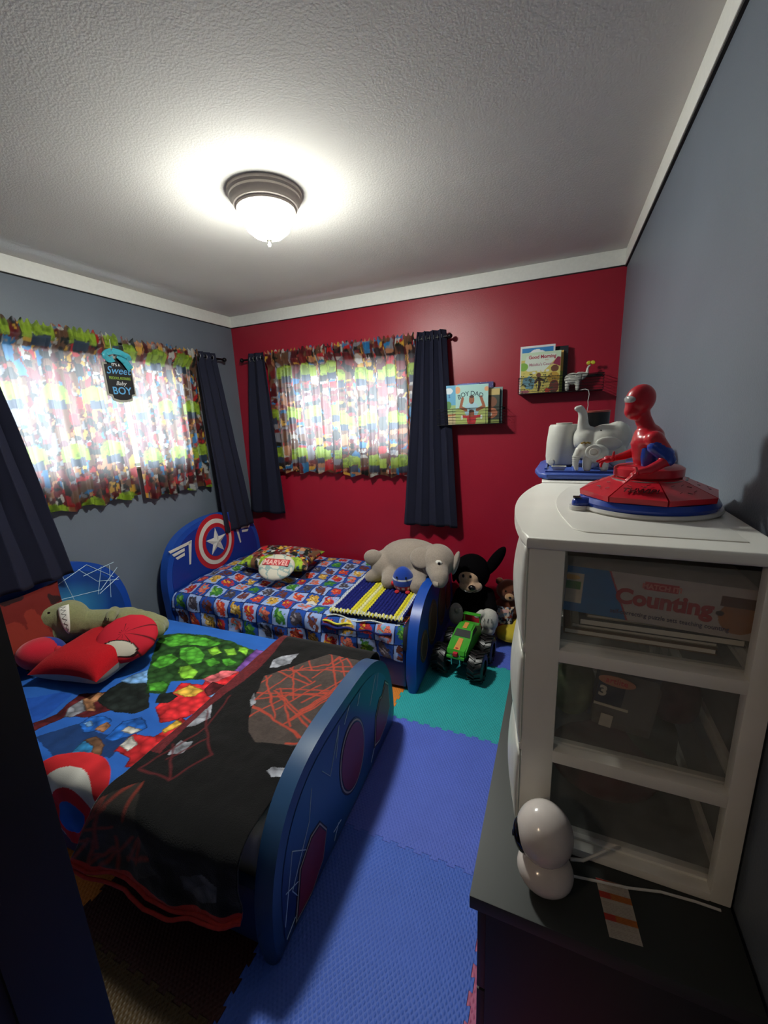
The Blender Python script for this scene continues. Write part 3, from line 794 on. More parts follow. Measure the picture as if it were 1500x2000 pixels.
        fl = [((-.47, .10), (-.40, .30)), ((-.40, .30), (-.33, .22)), ((-.45, .20), (-.36, .15)), ((-.47, .05), (-.38, .08)), ((-.38, .08), (-.42, .17)), ((-.42, .17), (-.30, .30)), ((-.20, .40), (-.15, .33)), ((-.15, .33), (-.06, .47)),
              ((-.02, .44), (.03, .485)), ((.10, .43), (.13, .47)), ((.22, .34), (.30, .44)), ((.33, .43), (.30, .36)), ((.20, .06), (.24, .10)), ((-.16, .05), (-.12, .09)), ((-.16, .09), (-.10, .08)), ((-.30, .30), (-.27, .40)), ((-.06, .47), (-.10, .36))]
        for a, q in fl: tube('pale_line', [(1.902, *a), (1.902, *q)], 0.0016, MATS['pale_print_line'], fb, seg=4)
    box('mattress', (0.09, -0.455, 0.12), (1.832, 0.455, 0.395), mat('white_mattress_cloth', 'c8c4bc', rough=0.9), b, bevel=0.04, seg=4)
    return b
bed((-2.60, 1.09, 0), 'blue moulded bed nearest the camera, with oval maroon badge on its footboard', 'web')
bed((-2.60, 2.375, 0), 'blue moulded bed against the red wall, with round star emblem on its headboard', 'star')

# ---------------- covers: local u along the bed, s across (arc length) ----------------
HALF, RR = 0.452, 0.055
ARC = RR * PI / 2
def cover_xyz(u, s, zt, lift=0.0):
    """u,s -> bed-local xyz for a cover of top height zt draped over both sides"""
    a = np.abs(s); sg_ = np.sign(s)
    th = np.clip((a - HALF) / RR, 0, PI / 2)
    y = np.where(a < HALF, a, HALF + (RR + lift) * np.sin(th))
    z = zt + lift - np.where(a < HALF, 0, (RR + lift) * (1 - np.cos(th))) - np.clip(a - HALF - ARC, 0, None)
    y = y + 0.02 * np.clip(a - HALF - ARC, 0, None)
    return u, y * sg_, z
def comforter2(u, s):
    cell = 0.118
    wu = u + 0.012 * (vnoise(u * 9, s * 9, 1) - 0.5); ws = s + 0.012 * (vnoise(u * 9, s * 9, 2) - 0.5)
    i = np.floor(wu / cell).astype(int); j = np.floor(ws / cell).astype(int)
    a = wu / cell - i - 0.5; b = ws / cell - j - 0.5
    bg = np.where(((i + j) % 2 == 0)[..., None], np.array(hexc('20489c')), np.array(hexc('92a8d8')))
    kind = (i * 2 + j * 3) % 7
    fig = [hexc(x) for x in ('c8402e', '3f7f38', 'c89c40', '4a4450', 'b83238', '6e3a30', 'd8705a')]
    sec = [hexc(x) for x in ('e08858', '7ab048', 'e6cc88', '8a8490', 'd8a030', '2f4f90', '60a8c0')]
    F = np.array(fig)[kind]; S = np.array(sec)[kind]
    r = np.hypot(a * 1.15, b * 1.0) + (fbm(u * 50 + i * 3, s * 50, 6) - 0.45) * 0.55
    c = np.where((r < 0.34)[..., None], F, bg)
    r2 = np.hypot(a + 0.12, b - 0.08) + (fbm(u * 70, s * 70 + j, 9) - 0.45) * 0.4
    c = np.where((r2 < 0.15)[..., None], S, c)
    arm = (np.abs(a * 0.8 + b * 0.6 + 0.1 * np.sin(b * 9)) < 0.07) & (r < 0.5)
    c = np.where(arm[..., None], F * 0.75, c)
    ink = (np.abs(fbm(u * 60, s * 60, 21) - 0.47) < 0.018) & (r < 0.36)
    c = np.where(ink[..., None], np.array(hexc('141830')), c)
    ln = (np.abs(a) > 0.475) | (np.abs(b) > 0.475)
    return np.where(ln[..., None], np.array(hexc('16204a')), c)
COVER_EDGE = {}
m_cov = vmat('printed_bed_cloth', rough=0.85, bump=0.12, bscale=350)
def cover(name, label, cat, M, u0, u1, sfun, zt, colf, seed, wr=0.012, du=0.0055, extra=None, lift=0.0, mt=None, solid=0.004, puff=0.0, group=None):
    nu = int((u1 - u0) / du) + 1
    tt = np.linspace(0, 1, nu)
    s0 = np.array([sfun(u0 + (u1 - u0) * q)[0] for q in tt]); s1 = np.array([sfun(u0 + (u1 - u0) * q)[1] for q in tt])
    nv = int((s1 - s0).max() / du) + 1
    v = np.linspace(0, 1, nv)[None]
    u = (u0 + (u1 - u0) * tt)[:, None] * np.ones((1, nv)); s = s0[:, None] + (s1 - s0)[:, None] * v
    x, y, z = cover_xyz(u, s, zt, lift)
    a = np.abs(s)
    n = (fbm(u * 5 + s * 2, s * 6, seed) - 0.45) * 2 + 0.5 * (fbm(u * 14, s * 12, seed + 2) - 0.45)
    top = np.clip((HALF + 0.03 - a) / 0.10, 0, 1)
    z = z + n * wr * (0.35 + 0.65 * top) + puff * top * (1 - (s / HALF) ** 2)
    side = np.clip((a - HALF) / 0.10, 0, 1)
    y = y + np.sign(s) * side * (0.010 + 0.016 * np.sin(u * 26 + 3 * n) * np.clip((a - HALF - 0.05) / 0.15, 0, 1))
    if extra is not None: x, y, z = extra(x, y, z, u, s)
    P = np.stack([x, y, z], -1)
    o = grid(name, P, colf(u, s), mt or m_cov, None, solid=solid, M=M)
    tagit(o, label, cat, group)
    COVER_EDGE[name] = P[:, 0].copy()
    return o
def sf2(u):
    hem = 0.27 - 0.10 * max(0, min(1, (u - 1.25) / 0.35))
    return (-(HALF + ARC + hem - 0.02 + 0.012 * math.sin(u * 17)), HALF + ARC + 0.06)
def ex2(x, y, z, u, s):
    z = z + 0.05 * np.exp(-((u - 0.28) / 0.2) ** 2) * np.clip((HALF - np.abs(s)) / 0.2, 0, 1)      # plump at the pillows
    return x, y, z
cover('comforter', 'blue comforter printed with small coloured squares, on the bed by the red wall', 'bedding', B2, 0.10, 1.825, sf2, 0.415, comforter2, 3, wr=0.026, du=0.004, extra=ex2)

def pat_colors(base, polys, edge=0.004):
    def f(u, s):
        c = np.ones(u.shape + (3,)) * np.array(base)
        wu = u + (fbm(u * 40, s * 40, 31) - 0.45) * 0.012; ws = s + (fbm(u * 40, s * 40, 37) - 0.45) * 0.012
        for nm, pts in polys:
            m = inpoly(wu, ws, pts)
            vo = 1.0
            if nm not in ('navy', 'blue2', 'gray', 'gray2', 'black'):
                vo, dd = voro(wu * 1.0, ws * 1.3, 0.042, [(q, q, q) for q in (0.65, 0.85, 1.0, 1.15, 1.3)], len(pts) + 3, True)
                vo = vo[..., 0] * np.clip(1.45 - 1.15 * dd, 0.3, 1.4)
            sh = (0.72 + 0.5 * fbm(u * 30, s * 22, len(nm) + len(pts))) * vo
            c = np.where(m[..., None], np.array(PALETTE[nm]) * sh[..., None], c)
            d = np.full(u.shape, 9.0)
            for a, b in zip(pts, pts[1:] + pts[:1]): d = np.minimum(d, segdist(wu, ws, a, b))
            if nm not in ('dkgreen', 'navy', 'blue2', 'gray', 'gray2', 'black', 'silver2'):
                c = np.where(((d < edge) & m)[..., None], c * 0.35, c)
        return c
    return f
pc = pat_colors(hexc('2a62b8'), PAT['com'])
def comforter1(u, s):
    c = pc(u, s)
    c = c * (0.85 + 0.25 * fbm(u * 7, s * 20, 3))[..., None]
    # red and white banded disc at the near edge
    r = np.hypot(u - 1.08, s + 0.63)
    q = vnoise(u * 18, s * 18, 2)
    for R_, k in ((0.225, 'red'), (0.165, 'cream'), (0.105, 'red'), (0.06, 'blue')):
        c = np.where((r < R_)[..., None], np.array(PALETTE[k]) * (0.7 + 0.5 * q)[..., None], c)
    return c
def sf1(u): return (-(HALF + ARC + 0.20 + 0.01 * math.sin(u * 15)), HALF + ARC + 0.13)
def ex1(x, y, z, u, s):
    z = z + 0.02 * np.exp(-((u - 0.25) / 0.2) ** 2) * np.clip((HALF - np.abs(s)) / 0.2, 0, 1)
    return x, y, z
cover('comforter', 'large-print comforter in blue, green and red, on the bed nearest the camera', 'bedding', B1, 0.10, 1.60, sf1, 0.412, comforter1, 5, wr=0.015, extra=ex1, du=0.003)

rs = np.random.RandomState(4)
scr = []
gp = PAT['bl'][0][1]
gy0, gx0 = 0.09, 1.64
for k in range(46):
    a = (gx0 + rs.uniform(-.24, .22), gy0 + rs.uniform(-.26, .28)); th = rs.choice([0.35, 1.25, 2.2, 2.8]) + rs.uniform(-.15, .15); L = rs.uniform(.2, .46)
    scr.append((a, (a[0] + math.cos(th) * L, a[1] + math.sin(th) * L)))
scr2 = []
for k in range(26):
    a = (1.30 + rs.uniform(-.2, .22), -0.64 + rs.uniform(-.13, .13)); th = 1.2 + rs.uniform(-.8, .8); L = rs.uniform(.06, .2)
    scr2.append((a, (a[0] + math.cos(th) * L, a[1] + math.sin(th) * L)))
web = [((1.32, -.42), (1.40, -.20)), ((1.40, -.20), (1.36, -.02)), ((1.32, -.42), (1.46, -.42)), ((1.46, -.42), (1.52, -.30)), ((1.52, -.30), (1.40, -.20)), ((1.34, -.30), (1.46, -.42)), ((1.38, -.36), (1.45, -.24)), ((1.33, -.12), (1.40, -.20))]
pbl = pat_colors(hexc('0e0d0e'), PAT['bl'], 0.0)
def blanket_col(u, s):
    c = pbl(u, s)
    n = vnoise(u * 120, s * 120, 3)
    def draw(segs, w, mask, col, k):
        nonlocal c
        d = np.full(u.shape, 9.0)
        wu = u + (vnoise(u * 30, s * 30, 8) - .5) * .008; ws = s + (vnoise(u * 30, s * 30, 9) - .5) * .008
        for a, b in segs: d = np.minimum(d, segdist(wu, ws, a, b))
        m = np.clip(1 - d / w, 0, 1) ** 0.7 * mask * k
        c = c * (1 - m[..., None]) + np.array(hexc(col)) * m[..., None]
    g1 = inpoly(u, s, gp).astype(float); g2 = inpoly(u, s, PAT['bl'][6][1]).astype(float)
    draw(scr, 0.0055, g1, 'b8432f', 0.9)
    draw(scr2, 0.009, g2, '8e3326', 0.8)
    draw(web, 0.006, 1.0, '5a1c20', 0.9)
    band = (u < 1.335 + 0.02 * np.sin(s * 9)) & (s > -0.35)
    c = np.where(band[..., None], np.array(hexc('5e1c22')) * (0.8 + 0.4 * n)[..., None], c)
    edge = np.hypot(0, 0)
    out = (s < sfb_arr(u)[0] + 0.018)
    c = np.where(out[..., None], np.array(hexc('b02a24')), c)
    return c * (0.85 + 0.3 * n)[..., None]
def sfb(u):
    hem = 0.20 - 0.05 * max(0, min(1, (u - 1.35) / 0.35)) + 0.012 * math.sin(u * 24)
    return (-(HALF + ARC + hem), HALF + ARC + 0.10)
def sfb_arr(u):
    v = np.vectorize(lambda q: sfb(q)[0])(u[:, 0])
    return (np.repeat(v[:, None], u.shape[1], 1),)
def exb(x, y, z, u, s):
    # corner nearest the headboard pulled towards it where the cloth hangs
    hang = np.clip((-s - HALF) / 0.35, 0, 1)
    x = x - 0.19 * hang * np.clip((1.75 - u) / 0.47, 0, 1)
    y = y - 0.02 * hang * (1 + np.sin(u * 20)) - 0.05 * hang ** 1.5 * np.clip((u - 1.3) / 0.3, 0, 1) * 0.7
    return x, y, z
cover('throw_blanket', 'black plush throw blanket with red scribbled lines over the foot of the near bed', 'blanket', B1, 1.285, 1.825, sfb, 0.412, blanket_col, 8, wr=0.012, extra=exb, lift=0.026, du=0.003,
      mt=vmat('plush_throw', rough=1.0, bump=0.4, bscale=260, sheen=0.15), solid=0.006)

ob_ = bpy.data.objects['throw_blanket']
eg = COVER_EDGE['throw_blanket'][::5]
m_bind = mat('red_binding', 'a82820', rough=0.9, noise=0.2, nscale=60)
hemp = [B1 @ Vector((p[0], p[1] - 0.002, p[2] + 0.004 * math.sin(k * 0.9))) for k, p in enumerate(eg)]
tube('binding', hemp, 0.0065, m_bind, ob_, seg=8)
hemp = [B1 @ Vector((p[0], p[1] - 0.004 - 0.012 * math.sin(PI * k / len(eg)), p[2] - 0.004 - 0.030 * math.sin(PI * min(1, k / len(eg) * 1.4)))) for k, p in enumerate(eg)]
tube('binding', hemp, 0.006, m_bind, ob_, seg=8)

# crocheted blanket: dense relief of stitches
def crochet():
    U0, U1, S0, S1 = 1.345, 1.815, -0.475, 0.22
    nu, nv = 210, 300
    u = np.linspace(U0, U1, nu)[:, None] * np.ones((1, nv)); s = np.ones((nu, 1)) * np.linspace(S0, S1, nv)[None]
    cu_, cs = 0.023, 0.030
    row = np.floor(u / cu_)
    a = (u / cu_ - row - 0.5) * 2; b = ((s + (row % 2) * cs / 2) / cs); b = (b - np.floor(b) - 0.5) * 2
    hgt = np.sqrt(np.clip(1 - 0.9 * a ** 2 - 0.8 * b ** 2, 0, 1))
    t = (u - U0) / (U1 - U0)
    c = np.ones(u.shape + (3,)) * np.array(hexc('1e2470'))
    yel, cre, wht = np.array(hexc('d6cc3c')), np.array(hexc('dcd8a4')), np.array(hexc('ccd0d4'))
    def st_(lo, hi, col):
        nonlocal c
        c = np.where(((t > lo) & (t < hi))[..., None], col, c)
    st_(0.0, 0.04, wht); st_(0.27, 0.36, yel); st_(0.36, 0.42, cre); st_(0.42, 0.50, yel); st_(0.86, 0.94, yel); st_(0.94, 0.98, wht)
    es = (s < S0 + 0.022)
    c = np.where(es[..., None], np.where((np.sin(u * 500) > 0)[..., None], wht, yel), c)
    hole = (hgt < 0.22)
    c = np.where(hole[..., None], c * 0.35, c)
    c = np.where((((vnoise(u * 90, s * 90, 3) > 0.88) & (t < 0.25)) & hole)[..., None], wht, c)
    x, y, z = cover_xyz(u, s, 0.421, 0.022)
    n = (fbm(u * 6, s * 6, 12) - 0.45)
    z = z + 0.018 * hgt + 0.02 * n
    P = np.stack([x, y, z], -1)
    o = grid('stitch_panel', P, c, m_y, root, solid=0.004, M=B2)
    o['kind'] = 'stuff'
    # thick folded border along the near edge
    bm = bmesh.new()
    for k in range(46):
        uu = U0 - 0.01 + k * (U1 - U0 + 0.0) / 46
        zz = 0.412 + 0.010 * math.sin(k * 0.28); yy = S0 - 0.012 + 0.010 * math.sin(k * 0.2)
        M_ = B2 @ Matrix.Translation((uu, yy, zz)) @ Euler((0.3, 0.4, 0.8)).to_matrix().to_4x4()
        bmesh.ops.create_icosphere(bm, subdivisions=1, radius=1, matrix=M_ @ Matrix.Diagonal((0.009, 0.006, 0.007, 1)))
    o = from_bm('border_stitch', bm, mat('white_yarn', 'cfd2d0', rough=0.95), root, smooth=True, sharp=180); o['kind'] = 'stuff'
    bm = bmesh.new()
    for k in range(52):
        uu = U0 - 0.03 + k * 0.0072
        zz = 0.385 + 0.006 * math.sin(k * 0.35); yy = S0 - 0.028 - 0.010 * math.sin(k * 0.12)
        M_ = B2 @ Matrix.Translation((uu, yy, zz)) @ Euler((0.3, 0.4, 0.8)).to_matrix().to_4x4()
        bmesh.ops.create_icosphere(bm, subdivisions=1, radius=1, matrix=M_ @ Matrix.Diagonal((0.009, 0.007, 0.009, 1)))
    o = from_bm('border_stitch', bm, mat('yellow_yarn', 'd8cc48', rough=0.95), root, smooth=True, sharp=180); o['kind'] = 'stuff'
    bm = bmesh.new()
    for k in range(60):
        uu = U0 - 0.035 + k * 0.0075
        zz = 0.362 + 0.006 * math.sin(k * 0.35); yy = S0 - 0.040 - 0.008 * math.sin(k * 0.12)
        M_ = B2 @ Matrix.Translation((uu, yy, zz)) @ Euler((0.3, 0.4, 0.8)).to_matrix().to_4x4()
        bmesh.ops.create_icosphere(bm, subdivisions=1, radius=1, matrix=M_ @ Matrix.Diagonal((0.009, 0.007, 0.012, 1)))
    o = from_bm('border_stitch', bm, mat('navy_yarn', '1e2470', rough=0.95), root, smooth=True, sharp=180); o['kind'] = 'stuff'
m_y = vmat('yarn', rough=0.95, bump=0.5, bscale=700)
root = thing('crochet_blanket', 'crocheted blanket in navy and yellow stripes at the foot of the far bed', 'blanket', (-1.0, 2.2, 0.42))
crochet()

# ---------------- pillows ----------------
def pillow(name, label, c, w, h, t, rx, ry, rz, m=None, colf=None, pinch=0.12, seam=None, group=None, parentless=True, n=90, cat='pillow', wr=0.004, back=None):
    """stuffed cushion: two bulging faces meeting at a seam"""
    root_ = thing(name, label, cat, c, group=group)
    M = Matrix.Translation(c) @ Euler((rx, ry, rz)).to_matrix().to_4x4()
    u = np.linspace(-1, 1, n)[:, None] * np.ones((1, n)); v = np.ones((n, 1)) * np.linspace(-1, 1, n)[None]
    px = u * (1 - pinch * (1 - v ** 2) * 0 - pinch * (1 - np.abs(v) ** 2) * np.abs(u) ** 3); py = v * (1 - pinch * (1 - np.abs(u) ** 2) * np.abs(v) ** 3)
    bulge = ((1 - u ** 4) * (1 - v ** 4)) ** 0.55
    for sgn, nm in ((1, 'front'), (-1, 'back')):
        z = sgn * t / 2 * bulge + wr * (fbm(u * 5, v * 5, 3) - 0.45) * bulge
        P = np.stack([px * w / 2, py * h / 2, z], -1)
        if sgn < 0: P = P[::-1]
        if colf is not None and (sgn > 0 or back is None):
            cc = colf(u * w / 2, v * h / 2)
            if sgn < 0: cc = cc[::-1]
            grid(nm + '_panel', P, cc, m or m_cov, root_, M=M)
        else:
            grid(nm + '_panel', P, None, back if (sgn < 0 and back) else m, root_, M=M)
    return root_, M
def round_pillow(name, label, c, rx_, ry_, t, rot, m=None, colf=None, cat='pillow', n=80):
    root_ = thing(name, label, cat, c)
    M = Matrix.Translation(c) @ Euler(rot).to_matrix().to_4x4()
    r = np.linspace(0, 1, n)[:, None] * np.ones((1, 96)); th = np.ones((n, 1)) * np.linspace(0, 2 * PI, 96)[None]
    X = r * np.cos(th) * rx_; Y = r * np.sin(th) * ry_
    for sgn, nm in ((1, 'front_panel'), (-1, 'back_panel')):
        Z = sgn * t / 2 * np.sqrt(np.clip(1 - r ** 2.6, 0, 1)) + 0.003 * np.sin(th * 14) * r ** 8
        P = np.stack([X, Y, Z], -1)
        if sgn > 0: P = P[:, ::-1]; XX, YY = X[:, ::-1], Y[:, ::-1]
        else: XX, YY = X, Y
        grid(nm, P[::-1] if False else P, colf(XX, YY) if colf else None, m or m_cov, root_, M=M)
    return root_, M
def curtainish(u, v): return curtain_print(u * 1.0 + 2.0, v * 1.0 + 1.0, 3)
pillow('printed_pillow', 'dark pillow with lime and maroon curtain print, on the far bed', (-1.98, 2.50, 0.520), 0.58, 0.36, 0.12, 0.06, 0.03, 0.16, colf=curtainish)
def marble(u, v):
    n = fbm(u * 14 + 2 * fbm(u * 9, v * 9, 3), v * 14, 5)
    c = np.ones(u.shape + (3,)) * np.array(hexc('cfc8b8'))
    return np.where((np.abs(n - 0.45) < 0.03)[..., None], np.array(hexc('8fa7a4')), c)
rt, M = round_pillow('oval_pillow', 'cream oval pillow with red block lettering, leaning on the dark printed pillow', (-1.845, 2.255, 0.545), 0.135, 0.115, 0.07, (0.55, 0.05, 0.22), colf=marble)
m_tr, m_tw = mat('letter_red', 'c03a40'), mat('letter_pale_pink', 'e8b8b0')
box('letter_block', (-0.098, -0.012, 0.0325), (0.098, 0.046, 0.0365), m_tr, rt, M=M)
text('lettering', 'MARVEL', 0.062, m_tw, M @ Matrix.Translation((0, -0.0065, 0.037)), rt, off=0.0012, xs=0.86)

def spiderless(u, v):   # dark red and black shapes
    n = fbm(u * 7, v * 6, 12)
    c = np.ones(u.shape + (3,)) * np.array(hexc('661c18'))
    c = np.where((n > 0.55)[..., None], np.array(hexc('2a1416')), c)
    c = np.where((n < 0.33)[..., None], np.array(hexc('802a20')), c)
    c = np.where((np.hypot(u / 1.2, v + 0.14) < 0.05)[..., None], np.array(hexc('16284c')), c)
    return c
pillow('printed_pillow', 'dark red printed pillow propped against the near headboard', (-2.41, 0.98, 0.62), 0.44, 0.36, 0.12, 1.15, 0, 1.50, colf=spiderless)
m_redp = mat('red_plush', 'b01620', rough=1, noise=0.12, nscale=200, bump=0.4, bscale=500, sheen=0.05, spec=0.1)
pillow('square_cushion', 'plain red square cushion with grey back, lying on the near bed', (-2.05, 1.105, 0.495), 0.40, 0.40, 0.15, 0.05, -0.03, 0.17, m=m_redp, back=mat('grey_plush', '8a8684', rough=1, sheen=0.2), n=60)
def seamed(u, v):
    c = np.ones(u.shape + (3,)) * np.array(hexc('b81f30'))
    r = np.hypot(u, v); th = np.arctan2(v, u)
    ln = (np.abs(np.sin(th * 5)) * r < 0.0035)
    c = np.where((ln & (r > 0.01))[..., None], np.array(hexc('2a1014')), c)
    e = np.hypot((u - 0.02) / 0.075, (v + 0.075) / 0.034)
    c = np.where((e < 1.15)[..., None], np.array(hexc('2a1014')), c)
    return np.where((e < 1)[..., None], np.array(hexc('c4bcac')), c)
round_pillow('round_cushion', 'round red cushion with dark seams and cream patch, on the red square cushion', (-1.93, 1.175, 0.555), 0.142, 0.132, 0.10, (0.50, 0.12, 0.35), colf=seamed)

# ---------------- soft toys ----------------
def plush(name, color, **k):
    return mat(name, color, rough=1.0, noise=0.10, nscale=120, bump=0.45, bscale=420, sheen=0.35, spec=0.1, **k)
m_blk = mat('glossy_black_eye', '0a0a0c', rough=0.15)
m_whe = mat('white_felt', 'd8d4cc', rough=0.9)
g_ = plush('grey_plush_fur', '9a8d82')
el = thing('plush_elephant', 'large grey plush elephant lying across the foot of the far bed', 'soft toy', (-0.88, 2.46, 0.45))
blob('body', [('e', (-0.90, 2.53, 0.605), (0.235, 0.145, 0.145)), ('e', (-1.08, 2.49, 0.56), (0.11, 0.11, 0.11)),
              [(-1.02, 2.46, 0.55, 0.07), (-1.005, 2.36, 0.50, 0.058)], [(-0.84, 2.46, 0.57, 0.07), (-0.80, 2.345, 0.50, 0.060)],
              ('e', (-0.70, 2.47, 0.635), (0.115, 0.11, 0.115)), [(-0.68, 2.40, 0.60, 0.075), (-0.655, 2.345, 0.575, 0.062), (-0.645, 2.325, 0.555, 0.045)],
              [(-1.10, 2.45, 0.52, 0.06), (-1.17, 2.42, 0.485, 0.045)]], g_, el, voxel=0.008, smooth=8)
ball('hind_foot', (-1.145, 2.43, 0.625), (0.07, 0.045, 0.062), g_, el, rot=(0.2, 0.3, 0.3))
ball('ear', (-0.585, 2.49, 0.625), (0.022, 0.055, 0.085), g_, el, rot=(0.15, 0.25, 0.2))
ball('ear', (-0.79, 2.40, 0.67), (0.075, 0.02, 0.07), g_, el, rot=(-0.5, 0.2, 0.1))
ball('eye_patch', (-0.665, 2.368, 0.662), (0.022, 0.010, 0.016), m_whe, el)
ball('eye', (-0.660, 2.360, 0.658), (0.010, 0.008, 0.011), m_blk, el)
tube('trunk_tip', [(-0.672, 2.305, 0.552), (-0.660, 2.285, 0.548), (-0.645, 2.287, 0.548)], 0.018, g_, el, seg=10)

def egg_toy(name, label, c, r, rot, paintf, group=None):
    """egg-shaped stuffed toy with its colours in horizontal bands"""
    root_ = thing(name, label, 'soft toy', c)
    M = Matrix.Translation(c) @ Euler(rot).to_matrix().to_4x4()
    n1, n2 = 80, 90
    th = np.linspace(0, PI, n1)[:, None] * np.ones((1, n2)); ph = np.ones((n1, 1)) * np.linspace(0, 2 * PI, n2)[None]
    k = 1 + 0.10 * np.cos(th + PI)
    P = np.stack([r[0] * k * np.sin(th) * np.cos(ph), r[1] * k * np.sin(th) * np.sin(ph), r[2] * np.cos(th)], -1)
    grid('body', P, paintf(np.cos(th), ph), vmat('plush_print', rough=1, bump=0.4, bscale=450, sheen=0.3), root_, M=M)
    return root_, M
def stripes(z, ph):
    b, w, r_ = np.array(hexc('1c3f9a')), np.array(hexc('cfd0d2')), np.array(hexc('a8202e'))
    c = np.ones(z.shape + (3,)) * b
    c = np.where(((z < 0.28) & (z > 0.17))[..., None], w, c)
    c = np.where(((z < -0.28) & (z > -0.62))[..., None], r_, c)
    c = np.where((((z < -0.34) & (z > -0.55)) & (np.sin(ph * 12) > 0))[..., None], w, c)
    return np.where((z < -0.62)[..., None], np.array(hexc('16265c')), c)
rt, M = egg_toy('plush_egg', 'small blue, white and red striped egg-shaped soft toy in front of the grey elephant', (-0.895, 2.335, 0.535), (0.072, 0.062, 0.090), (0.12, 0, 0.15), stripes)
for s in (-1, 1):
    ball('eye', M @ Vector((s * 0.03, -0.056, 0.042)), 0.006, m_blk, rt)
    ball('foot', M @ Vector((s * 0.035, -0.052, -0.065)), (0.016, 0.02, 0.011), mat('red_felt', 'b3202c', rough=0.9), rt)
    ball('arm', M @ Vector((s * 0.066, -0.025, -0.02)), (0.012, 0.014, 0.018), mat('red_felt', 'b3202c', rough=0.9), rt)

bp_ = mat('black_plush_fur', '09080a', rough=1.0, noise=0.1, bump=0.3, bscale=420, spec=0.05)
pd = thing('plush_dog', 'tall black plush toy with beige face, white paws and red shorts against the red wall', 'soft toy', (-0.50, 2.70, 0.012))
blob('body', [('e', (-0.50, 2.72, 0.23), (0.125, 0.11, 0.16)), ('e', (-0.515, 2.68, 0.50), (0.125, 0.115, 0.13)), [(-0.50, 2.71, 0.33, 0.08), (-0.51, 2.69, 0.45, 0.08)],
              [(-0.59, 2.70, 0.32, 0.05), (-0.612, 2.62, 0.25, 0.045)], [(-0.41, 2.70, 0.34, 0.05), (-0.37, 2.60, 0.28, 0.045)]], bp_, pd, voxel=0.008, smooth=6)
ball('ear', (-0.625, 2.67, 0.52), (0.022, 0.050, 0.105), bp_, pd, rot=(0, 0.15, 0.1))
ball('ear', (-0.365, 2.70, 0.585), (0.040, 0.032, 0.125), bp_, pd, rot=(0, 0.55, 0.1))
be = plush('beige_plush', 'c4a183')
blob('face', [('e', (-0.52, 2.595, 0.485), (0.070, 0.05, 0.062)), ('e', (-0.505, 2.585, 0.435), (0.080, 0.058, 0.042)), [(-0.50, 2.575, 0.445, 0.035), (-0.485, 2.535, 0.45, 0.024)]], be, pd, voxel=0.006, smooth=6)
ball('nose', (-0.482, 2.512, 0.455), (0.024, 0.018, 0.018), m_blk, pd)
for sx in (-0.548, -0.500): ball('eye', (sx, 2.553, 0.515), (0.008, 0.006, 0.013), m_blk, pd)
tube('mouth_line', [(-0.55, 2.545, 0.432), (-0.525, 2.529, 0.415), (-0.49, 2.526, 0.411), (-0.455, 2.54, 0.425)], 0.0022, m_blk, pd, seg=5)
ball('shorts', (-0.50, 2.705, 0.145), (0.128, 0.128, 0.095), mat('red_shorts_cloth', 'a01426', rough=0.9), pd)
wpl = plush('white_plush', 'c8c4bc')
blob('paw', [('e', (-0.375, 2.565, 0.215), (0.062, 0.055, 0.085)), [(-0.42, 2.54, 0.27, 0.026), (-0.45, 2.53, 0.25, 0.020)], [(-0.375, 2.56, 0.15, 0.045), (-0.39, 2.55, 0.12, 0.038)]], wpl, pd, voxel=0.006)
blob('paw', [('e', (-0.605, 2.585, 0.215), (0.050, 0.055, 0.080)), [(-0.58, 2.54, 0.27, 0.025), (-0.57, 2.535, 0.28, 0.02)]], wpl, pd, voxel=0.006)
for k in range(3):
    tube('stitch', [(-0.395 + k * 0.022, 2.508 + 0.002 * k, 0.250), (-0.402 + k * 0.026, 2.508, 0.222)], 0.002, m_blk, pd, seg=5)
for sx, rr in ((-0.575, 0.055), (-0.435, 0.055)):
    blob('leg', [[(sx + 0.01, 2.66, 0.085, 0.05), (sx, 2.52, 0.065, 0.05)]], bp_, pd, voxel=0.007)
yc = thing('floor_cushion', 'plump yellow cushion on the blue foam tile beside the black plush toy', 'cushion', (-0.235, 2.70, 0.012))
blob('filling', [('e', (-0.245, 2.70, 0.072), (0.105, 0.10, 0.058)), ('e', (-0.20, 2.76, 0.085), (0.08, 0.08, 0.06))], mat('yellow_cushion_cloth', 'c2ad2e', rough=0.9, bump=0.2), yc, voxel=0.007)
tube('seam', [(-0.245 + 0.108 * math.cos(a), 2.70 + 0.103 * math.sin(a), 0.058) for a in np.linspace(0, 2 * PI, 33)[:-1]], 0.003, mat('yellow_seam', 'a08c20', rough=0.9), yc, seg=5, closed=True)

br = plush('brown_plush', '6a3a26')
bt = thing('teddy_bear', 'small brown teddy bear with tan muzzle behind the yellow cushion', 'soft toy', (-0.27, 2.84, 0.012))
blob('body', [('e', (-0.275, 2.865, 0.15), (0.09, 0.075, 0.14)), ('e', (-0.285, 2.845, 0.325), (0.085, 0.075, 0.078)), [(-0.345, 2.86, 0.21, 0.03), (-0.36, 2.80, 0.15, 0.028)], [(-0.20, 2.86, 0.21, 0.03), (-0.19, 2.81, 0.15, 0.028)]], br, bt, voxel=0.007)
for sx in (-0.347, -0.223): ball('ear', (sx, 2.85, 0.383), (0.028, 0.018, 0.028), br, bt)
ball('muzzle', (-0.268, 2.768, 0.305), (0.032, 0.024, 0.027), plush('tan_plush', 'b88f68'), bt)
ball('nose', (-0.262, 2.743, 0.312), (0.010, 0.007, 0.008), m_blk, bt)
for sx in (-0.295, -0.245): ball('eye', (sx, 2.773, 0.345), 0.006, m_blk, bt)
